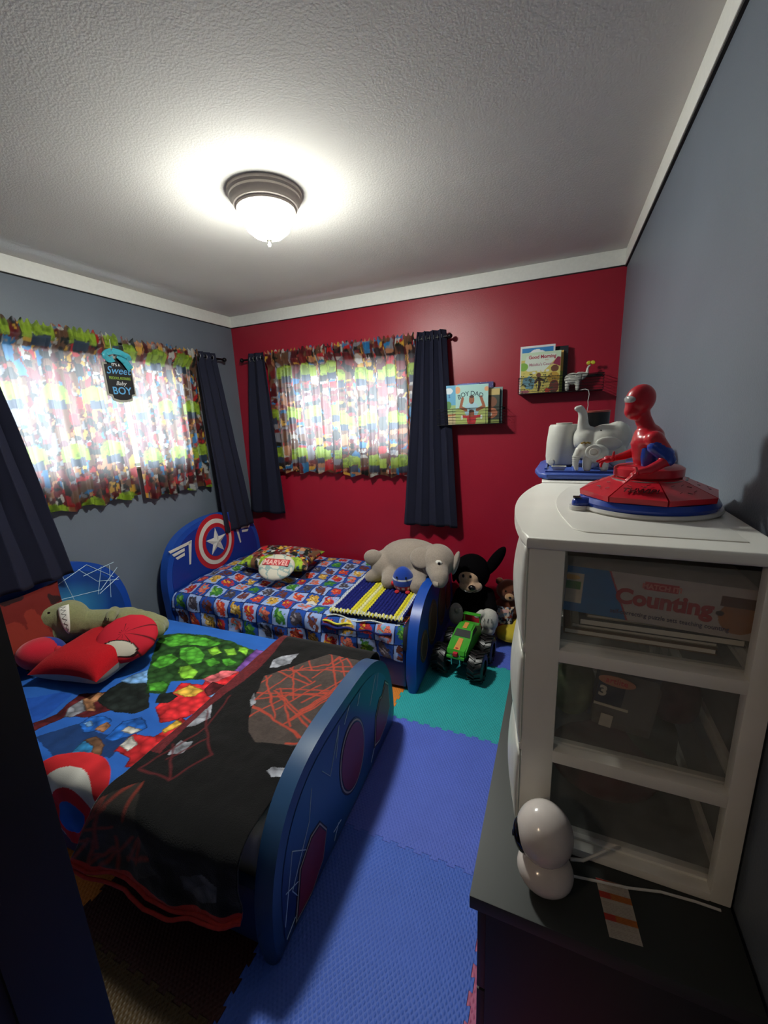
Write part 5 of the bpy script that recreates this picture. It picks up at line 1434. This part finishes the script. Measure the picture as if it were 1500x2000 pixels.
text('lettering', 'Counting', 0.036, mat('ink_red_print', 'a82c34'), FM @ Matrix.Translation((0.012, 0.030, 0)), cb, off=0.0014, xs=0.98)
text('lettering', 'MATCH IT!', 0.011, mat('ink_pink', 'd88078'), FM @ Matrix.Translation((0.008, 0.0615, 0.0003)), cb, off=0.0004)
text('lettering', 'self-correcting puzzle sets teaching counting', 0.0105, mat('ink_purple', '4a3c5c'), FM @ Matrix.Translation((0.022, 0.010, 0)), cb, xs=0.86)
for k, (c, z, w_, h_) in enumerate((('6a5038', 1.179, 0.25, 0.010), ('8a8474', 1.190, 0.24, 0.008), ('2c2a2c', 1.199, 0.26, 0.012), ('a09888', 1.212, 0.20, 0.006))):
    b = thing('thin_book', ['brown', 'tan', 'black', 'grey'][k] + ' thin book in the pile under the puzzle box in the top drawer', 'book', (0.15, 0.83, z), group='thin books in the top drawer')
    y_ = 0.735 + 0.006 * (k % 2)
    box('page_block', (0.026 + 0.012 * k, y_ + 0.002, z + 0.0012), (0.026 + 0.012 * k + w_ - 0.03, y_ + 0.22, z + h_ - 0.0012), m_page, b)
    boxes('cover', [((0.024 + 0.012 * k, y_, z), (0.026 + 0.012 * k + w_ - 0.028, y_ + 0.222, z + 0.001)), ((0.024 + 0.012 * k, y_, z + h_ - 0.001), (0.026 + 0.012 * k + w_ - 0.028, y_ + 0.222, z + h_)), ((0.024 + 0.012 * k, y_, z), (0.026 + 0.012 * k, y_ + 0.222, z + h_))], mat('book_' + c, c, rough=0.5), b)
pk = thing('blister_pack', 'dark blue and clear retail pack marked 3, in the middle drawer', 'pack', (0.13, 0.79, 0.973))
Mp = Matrix.Translation((0.128, 0.775, 0.974)) @ Euler((0.0, 0.12, 0.0)).to_matrix().to_4x4()
box('backing_card', (-0.052, 0.012, 0.004), (0.052, 0.014, 0.125), mat('card_navy', '1c2438', rough=0.5), pk, M=Mp)
box('clear_shell', (-0.048, -0.02, 0.012), (0.048, 0.012, 0.112), clearmat('clear_shell_plastic', '9a948c', 0.35, 0.15), pk, M=Mp, bevel=0.004)
box('card_header', (-0.052, -0.0225, 0.062), (-0.008, -0.0215, 0.112), mat('card_navy', '1c2438'), pk, M=Mp)
prism('orange_oval', [(-0.024 + 0.03 * math.cos(a), 0.112 + 0.010 * math.sin(a)) for a in np.linspace(0, 2 * PI, 25)[:-1]], -0.0245, -0.0226, mat('ink_orange', 'c08060'), pk, axis='y', M=Mp)
FP = Mp @ Matrix.Translation((0, -0.0232, 0)) @ Matrix.Rotation(PI / 2, 4, 'X')
text('lettering', '3', 0.028, mat('letter_cream', 'c8bfae'), FP @ Matrix.Translation((-0.042, 0.078, 0)), pk, off=0.0012)
text('lettering', 'artlite', 0.015, m_tr, FP @ Matrix.Translation((-0.024, 0.108, 0.0016)), pk)
box('white_strip', (-0.052, -0.0232, 0.056), (0.004, -0.0222, 0.061), mat('letter_cream', 'c8bfae'), pk, M=Mp)
box('barcode_label', (-0.036, -0.0232, 0.014), (-0.016, -0.0222, 0.040), mat('letter_cream', 'c8bfae'), pk, M=Mp)
def soft(label, c, r3, color, z0):
    o = thing('folded_cloth', label, 'cloth', c)
    x0 = c[0]
    n1, n2 = 40, 30
    blob('fold', [('e', c, r3), ('e', (c[0] + r3[0] * .3, c[1] + .02, c[2] + r3[2] * .3), (r3[0] * .8, r3[1], r3[2] * .7))], mat('cloth_' + color, color, rough=0.9, noise=0.3, nscale=30), o, voxel=0.007)
soft('pale green and yellow bag at the front of the middle drawer', (0.045, 0.80, 1.025), (0.042, 0.05, 0.050), '76825e', .97)
soft('mauve folded cloth at the back of the middle drawer', (0.225, 0.86, 1.012), (0.050, 0.07, 0.040), '5a4248', .97)
soft('dark red folded cloth in the bottom drawer', (0.12, 0.86, 0.825), (0.11, 0.10, 0.045), '4a1a20', .78)
soft('dark green folded cloth at the back of the bottom drawer', (0.215, 0.92, 0.85), (0.05, 0.07, 0.06), '2c3a2c', .78)

# ---------------- spinning toy with seated figure ----------------
m_r1 = mat('glossy_red_plastic', 'c01e2e', rough=0.3); m_b1 = mat('glossy_blue_plastic', '1c3c9c', rough=0.25); m_w1 = mat('white_toy_plastic', 'c8c4c0', rough=0.4)
BC = (0.165, 0.945)
ft = thing('spinning_toy', 'red and blue plastic toy with seated helmeted figure on a round base', 'toy', (BC[0], BC[1], 1.372))
at_ = (BC[0], BC[1], 1.3724)
lathe('base_plate', [(0, 0), (0.122, 0), (0.126, 0.004), (0.124, 0.009), (0, 0.009)], m_w1, ft, at=at_, seg=64)
lathe('base_ring', [(0.0, 0.009), (0.119, 0.009), (0.121, 0.016), (0.116, 0.025), (0.0, 0.026)], m_b1, ft, at=at_, seg=64)
kb = blob('switch_housing', [[(BC[0] - 0.105, BC[1] - 0.045, 1.386, 0.013), (BC[0] - 0.125, BC[1] - 0.050, 1.386, 0.012)]], m_b1, ft, voxel=0.0025)
box('switch', (BC[0] - 0.134, BC[1] - 0.056, 1.3965), (BC[0] - 0.120, BC[1] - 0.044, 1.3995), m_blk, kb, bevel=0.001)
lathe('base_lip', [(0, 0.0), (0.018, 0.0), (0.019, 0.005), (0.018, 0.009), (0, 0.009)], m_w1, ft, at=(BC[0] - 0.122, BC[1] - 0.049, 1.3724), seg=24)
# eight red panels, each its own piece with a gap between
for k in range(8):
    a0 = 2 * PI * k / 8 + 0.12; a1 = a0 + 2 * PI / 8; g = 0.012
    a0 += g; a1 -= g
    def pt(r, a, z): return (BC[0] + r * math.cos(a), BC[1] + r * math.sin(a), 1.3724 + z)
    rings = [(0.112, 0.026), (0.113, 0.036), (0.062, 0.062), (0.058, 0.060), (0.058, 0.026)]
    V_ = [pt(r / (math.cos((a1 - a0) / 2) if r > .1 else 1), a, z) for r, z in rings for a in (a0, a1)]
    F_ = [(2 * i, 2 * i + 1, 2 * i + 3, 2 * i + 2) for i in range(4)] + [(0, 2, 4, 6, 8), (1, 9, 7, 5, 3), (0, 8, 9, 1)]
    p_ = raw('base_panel', V_, F_, m_r1, ft, smooth=False)
    am = (a0 + a1) / 2
    xd = Vector((-math.sin(am), math.cos(am), 0)); nrm = Vector((math.cos(am) * 0.45, math.sin(am) * 0.45, 0.89)).normalized(); yd = nrm.cross(xd)
    if k in (4, 5, 6):
        o_ = Vector(pt(0.100, am, 0.0455))
        text('lettering', {4: '05', 5: 'THWIP!', 6: 'ZAP!'}[k] if k == 5 else '', 0.017, mat('engraved_dark_red', '5c1018', rough=0.6), frame(o_ + nrm * 0.0006, xd, yd), p_, off=0.0002, shear=0.2) if k == 5 else None
    rr = random.Random(k)
    tubes('scratch_mark', [[Vector(pt(0.090, am, 0.0495)) + xd * x_ + yd * y_ + nrm * 0.0003, Vector(pt(0.090, am, 0.0495)) + xd * (x_ + 0.005 + 0.004 * rr.random()) + yd * (y_ + rr.uniform(-.005, .005)) + nrm * 0.0003]
                           for x_, y_ in [(rr.uniform(-.028, .024), rr.choice([-0.008, 0.009, 0.012]) + rr.uniform(-.002, .002)) for _ in range(6)]], 0.0006, mat('engraved_dark_red', '5c1018'), p_, seg=4)
lathe('inner_disc', [(0, 0.05), (0.066, 0.05), (0.066, 0.060), (0, 0.060)], mat('grey_toy_plastic', '8c8886', rough=0.4), ft, at=at_, seg=48)
lathe('turntable', [(0, 0.060), (0.054, 0.060), (0.060, 0.066), (0.060, 0.080), (0.054, 0.084), (0.030, 0.086), (0, 0.084)], m_r1, ft, at=at_, seg=48)
fx, fy, fz = 0.158, 0.935, 1.455
blob('torso', [[(fx, fy, fz, 0.020), (fx - 0.002, fy, fz + 0.022, 0.0235), (fx, fy, fz + 0.045, 0.030), (fx, fy, fz + 0.055, 0.028)],
               ('e', (fx, fy, fz + 0.052), (0.027, 0.040, 0.022)), [(fx + 0.0, fy, fz + 0.06, 0.018), (fx - 0.010, fy, fz + 0.090, 0.014)],
               [(fx + 0.004, fy - 0.036, fz + 0.055, 0.0165), (fx + 0.022, fy - 0.046, fz + 0.028, 0.014), (fx + 0.026, fy - 0.048, fz + 0.018, 0.0125)],
               [(fx + 0.026, fy - 0.048, fz + 0.018, 0.010), (fx - 0.004, fy - 0.064, fz + 0.002, 0.009), (fx - 0.022, fy - 0.068, fz - 0.002, 0.0065)],
               [(fx + 0.002, fy + 0.036, fz + 0.055, 0.0135), (fx - 0.010, fy + 0.046, fz + 0.026, 0.011), (fx - 0.035, fy + 0.030, fz + 0.018, 0.0085), (fx - 0.056, fy + 0.015, fz + 0.014, 0.006)]], m_r1, ft, voxel=0.0024, smooth=5)
# blue side panels of the suit
blob('blue_panel', [[(fx + 0.001, fy - 0.013, fz + 0.004, 0.0125), (fx + 0.001, fy - 0.016, fz + 0.022, 0.0155), (fx + 0.001, fy - 0.019, fz + 0.036, 0.0155)]], m_b1, ft, voxel=0.002, smooth=2)
blob('blue_sleeve', [[(fx + 0.008, fy - 0.040, fz + 0.042, 0.0165), (fx + 0.022, fy - 0.0465, fz + 0.028, 0.0145), (fx + 0.026, fy - 0.0485, fz + 0.019, 0.0130)]], m_b1, ft, voxel=0.002, smooth=2)
hd = blob('helmet', [('e', (fx - 0.020, fy - 0.003, fz + 0.128), (0.0255, 0.023, 0.029), (0, 0.25, 0)), ('e', (fx - 0.028, fy - 0.004, fz + 0.110), (0.018, 0.017, 0.020), (0, 0.2, 0)), [(fx - 0.010, fy, fz + 0.086, 0.0145), (fx - 0.016, fy, fz + 0.105, 0.015)]], m_r1, ft, voxel=0.002, smooth=5)
blob('visor', [('e', (fx - 0.0335, fy - 0.006, fz + 0.128), (0.0135, 0.0185, 0.0105), (0, 0.25, 0.25))], mat('pale_visor', 'a8aaac', rough=0.2), hd, voxel=0.0018, smooth=2)
def hand(base_, d, up, s=1.0, curl=(0.2, 0.9, 0.9, 0.15), nm='hand'):
    d = Vector(d).normalized(); up = Vector(up).normalized(); side = d.cross(up).normalized()
    b = Vector(base_)
    it = [[(*(b), 0.0058 * s), (*(b + d * 0.009 * s), 0.0068 * s)], [(*(b + d * 0.009 * s - side * 0.004 * s), 0.0045 * s), (*(b + d * 0.009 * s + side * 0.004 * s), 0.0045 * s)]]
    for i_, cu_ in enumerate(curl):
        o_ = b + d * 0.012 * s + side * (i_ - 1.5) * 0.0042 * s
        L_ = (0.013, 0.015, 0.014, 0.012)[i_] * s
        p1 = o_ + (d * math.cos(cu_ * 0.6) - up * math.sin(cu_ * 0.6)) * L_ * 0.5
        p2 = p1 + (d * math.cos(cu_ * 1.6) - up * math.sin(cu_ * 1.6)) * L_ * 0.5
        it.append([(*o_, 0.0024 * s), (*p1, 0.0023 * s), (*p2, 0.0019 * s)])
    o_ = b + d * 0.004 * s - side * 0.006 * s
    it.append([(*o_, 0.003 * s), (*(o_ - side * 0.006 * s + up * 0.006 * s), 0.0026 * s), (*(o_ - side * 0.008 * s + up * 0.013 * s), 0.0021 * s)])
    return blob(nm, it, m_r1, ft, voxel=0.0012, smooth=3)
hand((fx - 0.056, fy + 0.015, fz + 0.014), (-1, -0.25, -0.12), (0, 0, 1), 1.15)
hand((fx - 0.022, fy - 0.068, fz - 0.002), (-0.9, -0.1, -0.75), (-0.3, 0, 0.9), 1.0, (0.1, 0.15, 0.3, 0.1))
tube('seat_rod', [(fx, fy, 1.452), (fx, fy, 1.463)], 0.020, m_b1, ft, seg=20)

# ---------------- tray and the things on it ----------------
m_tb = mat('blue_tray_plastic', '3f58a8', rough=0.35)
ty = thing('blue_tray', 'blue plastic tray with moulded compartments at the back of the white drawers', 'tray', (0.12, 1.5, 1.372))
tp = [(0.285, 1.285), (-0.030, 1.285), (-0.052, 1.305), (-0.068, 1.40), (-0.060, 1.60), (-0.030, 1.74), (0.285, 1.74)]
prism('rim', tp, 1.3724, 1.389, m_tb, ty, axis='z', bevel=0.005, seg=3)
boxes('raised_divider', [((-0.035, 1.315, 1.388), (0.27, 1.323, 1.394)), ((-0.040, 1.38, 1.388), (-0.032, 1.70, 1.394)), ((0.040, 1.33, 1.388), (0.046, 1.70, 1.394)), ((0.27, 1.315, 1.388), (0.278, 1.70, 1.394))], m_tb, ty, bevel=0.002)
hu = thing('white_canister', 'round white matte canister with a knob, at the left end of the blue tray', 'diffuser', (0.012, 1.50, 1.389))
lathe('body', [(0, 0), (0.040, 0), (0.050, 0.008), (0.053, 0.03), (0.052, 0.075), (0.046, 0.128), (0.042, 0.134), (0, 0.134)], mat('matte_white_plastic', 'bebdb5', rough=0.5), hu, at=(0.012, 1.50, 1.3892), seg=56)
lathe('lid', [(0, 0.134), (0.024, 0.134), (0.025, 0.139), (0, 0.140)], mat('matte_white_plastic', 'bebdb5'), hu, at=(0.012, 1.50, 1.3892), seg=40)
lathe('knob', [(0, 0), (0.010, 0), (0.010, 0.010), (0, 0.012)], mat('matte_white_plastic', 'bebdb5'), hu, at=(-0.018, 1.452, 1.404), seg=20, M=Euler((PI / 2, 0, -0.5)).to_matrix().to_4x4())
ds = thing('small_dish', 'tiny white rectangular dish on the blue tray in front of the canister', 'dish', (0.005, 1.35, 1.389))
bm = bmesh.new()
vs0 = [(-.014, -.010, 0), (.014, -.010, 0), (.014, .010, 0), (-.014, .010, 0)]; vs1 = [(-.021, -.016, .014), (.021, -.016, .014), (.021, .016, .014), (-.021, .016, .014)]; vs2 = [(a * .86, b * .82, .014) for a, b, _ in vs1]; vs3 = [(a * .9, b * .9, .003) for a, b, _ in vs0]
R_ = [[bm.verts.new(Vector(p) + Vector((0.002, 1.355, 1.3892))) for p in v] for v in (vs0, vs1, vs2, vs3)]
bm.faces.new(R_[0][::-1]); bm.faces.new(R_[3])
for A_, B_ in zip(R_, R_[1:]):
    for k in range(4): bm.faces.new((A_[k], A_[(k + 1) % 4], B_[(k + 1) % 4], B_[k]))
from_bm('bowl', bm, m_cer, ds)
# big elephant planter with raised trunk, facing left
bg = thing('elephant_planter', 'large glossy white ceramic elephant with raised trunk on the blue tray', 'planter', (0.12, 1.42, 1.389))
it = [('e', (0.130, 1.43, 1.462), (0.062, 0.050, 0.062)), ('e', (0.160, 1.43, 1.485), (0.040, 0.042, 0.046)), ('e', (0.078, 1.43, 1.482), (0.038, 0.038, 0.038)),
      [(0.068, 1.425, 1.49, 0.024), (0.064, 1.42, 1.525, 0.0165), (0.062, 1.415, 1.555, 0.0135), (0.054, 1.412, 1.572, 0.011), (0.044, 1.41, 1.572, 0.009)]]
for lx in (0.095, 0.165):
    for ly in (1.405, 1.455): it.append([(lx, ly, 1.44, 0.024), (lx, ly, 1.411, 0.022)])
blob('body', it, m_cer, bg, voxel=0.0035, smooth=6)
ball('ear', (0.052, 1.452, 1.478), (0.012, 0.022, 0.030), m_cer, bg)
ball('ear', (0.135, 1.380, 1.468), (0.036, 0.008, 0.020), m_cer, bg, rot=(0.15, 0.1, 0.15))
ball('eye', (0.112, 1.384, 1.506), 0.0022, m_blk, bg)
# small elephant in front of it, trunk hanging, gold flowers on its head
sm2 = thing('elephant_figurine', 'small white ceramic elephant with hanging ridged trunk and gold flowers on its head', 'figurine', (0.085, 1.30, 1.389))
it = [('e', (0.100, 1.338, 1.442), (0.034, 0.026, 0.028)), ('e', (0.068, 1.335, 1.452), (0.022, 0.021, 0.024)),
      [(0.056, 1.328, 1.452, 0.014), (0.048, 1.322, 1.435, 0.0115), (0.046, 1.32, 1.415, 0.0085), (0.050, 1.318, 1.400, 0.0065)]]
for lx in (0.078, 0.122):
    for ly in (1.326, 1.352): it.append([(lx, ly, 1.43, 0.0125), (lx, ly, 1.402, 0.012)])
blob('body', it, m_cer, sm2, voxel=0.0022, smooth=4)
ball('ear', (0.090, 1.312, 1.450), (0.021, 0.006, 0.020), m_cer, sm2, rot=(0.1, 0.1, 0.15))
tube('ear_rim', [(0.092 + 0.011 * math.cos(a), 1.3055, 1.450 + 0.010 * math.sin(a)) for a in np.linspace(0, 2 * PI, 17)[:-1]], 0.002, m_cer, sm2, seg=6, closed=True)
for k in range(6):
    tube('trunk_ridge', [(0.0475 - 0.0003 * k + (0.0112 - 0.0008 * k) * math.cos(a), 1.3215 + (0.0112 - 0.0008 * k) * math.sin(a), 1.436 - 0.0055 * k) for a in np.linspace(0, 2 * PI, 15)[:-1]], 0.0011, m_cer, sm2, seg=5, closed=True)
mgd = mat('gold_enamel', '8c7438', rough=0.4, metal=0.6)
for k in range(5): ball('gold_flower', (0.060 + 0.005 * k, 1.322, 1.474 + 0.0015 * (k % 2)), (0.0042, 0.003, 0.0028), mgd, sm2, sub=2)
pt_ = thing('black_pot', 'black round pot with a copper-coloured rim behind the white elephants', 'pot', (0.105, 1.66, 1.389))
lathe('body', [(0, 0), (0.040, 0), (0.044, 0.01), (0.047, 0.17), (0.044, 0.17), (0.041, 0.02), (0, 0.015)], mat('black_glaze', '0c0b0d', rough=0.35), pt_, at=(0.112, 1.66, 1.3892), seg=48)
lathe('rim', [(0.0475, 0.168), (0.0485, 0.174), (0.044, 0.1745), (0.0435, 0.168)], mat('copper_rim', 'b0564a', rough=0.4), pt_, at=(0.112, 1.66, 1.3892), seg=48, cap=False)

# ---------------- round camera, cables and paper strip on the dresser ----------------
mc = thing('round_security_camera', 'glossy white ball-shaped security camera standing on the black dresser', 'camera', (0.012, 0.60, 0.75))
m_gw = mat('gloss_white_plastic', 'c4bcb8', rough=0.15)
blob('base', [('e', (0.014, 0.607, 0.792), (0.047, 0.043, 0.036)), ('e', (0.014, 0.607, 0.770), (0.032, 0.030, 0.020))], m_gw, mc, voxel=0.003, smooth=3)
hb_ = ball('head', (0.010, 0.612, 0.862), (0.0465, 0.046, 0.052), m_gw, mc, sub=4)
ball('lens_face', (-0.024, 0.607, 0.848), (0.0165, 0.025, 0.031), mat('gloss_black_plastic', '08080a', rough=0.08), hb_, sub=4, rot=(0, -0.2, 0.15))
ball('lens', (-0.0395, 0.603, 0.852), (0.003, 0.006, 0.006), mat('lens_glass', '20222a', rough=0.05), hb_)
c1 = tube('white_cable', [(0.055, 0.625, 0.772), (0.075, 0.640, 0.757), (0.105, 0.648, 0.753), (0.15, 0.655, 0.753), (0.20, 0.668, 0.753), (0.25, 0.672, 0.753), (0.285, 0.672, 0.753)], 0.0022, mat('white_cord', 'c8c8c4'), None, seg=6)
tagit(c1, 'white cable running along the dresser top from the round camera to the wall', 'cable')
c2 = tube('white_cable', [(0.055, 0.632, 0.800), (0.075, 0.640, 0.797), (0.095, 0.650, 0.805), (0.112, 0.660, 0.812)], 0.0028, mat('white_cord', 'c8c8c4'), None, seg=6)
tagit(c2, 'short white cable stub bending up behind the round camera', 'cable')
ps = thing('warning_label', 'white paper strip with orange and red bands lying on the black dresser', 'paper label', (0.13, 0.61, 0.75))
n1, n2 = 60, 120
u_ = np.linspace(0, 1, n1)[:, None] * np.ones((1, n2)); v_ = np.ones((n1, 1)) * np.linspace(0, 1, n2)[None]
A_ = np.array((0.099, 0.655, 0.7506)); B_ = np.array((0.149, 0.659, 0.7506)); C_ = np.array((0.113, 0.568, 0.7506)); D_ = np.array((0.160, 0.573, 0.7506))
P = (A_ * ((1 - u_) * (1 - v_))[..., None] + B_ * (u_ * (1 - v_))[..., None] + C_ * ((1 - u_) * v_)[..., None] + D_ * (u_ * v_)[..., None])
P[..., 2] += 0.0004 + 0.0006 * np.sin(v_ * 5)
c = np.ones(u_.shape + (3,)) * H('a8a096')
for lo, hi in ((0, .06), (.24, .36), (.62, .73)):
    c = np.where(((v_ > lo) & (v_ < hi))[..., None], np.where((u_ > .35)[..., None], H('a8602c'), H('a8342c')), c)
ln_ = (np.sin(v_ * 240) > .6) & (vnoise(u_ * 30, v_ * 40, 2) > .35) & (u_ > .06) & (u_ < .94)
c = np.where(ln_[..., None], c * 0.7, c)
grid('paper', P[::-1], c[::-1], vmat('book_print'), ps, solid=0.0002)
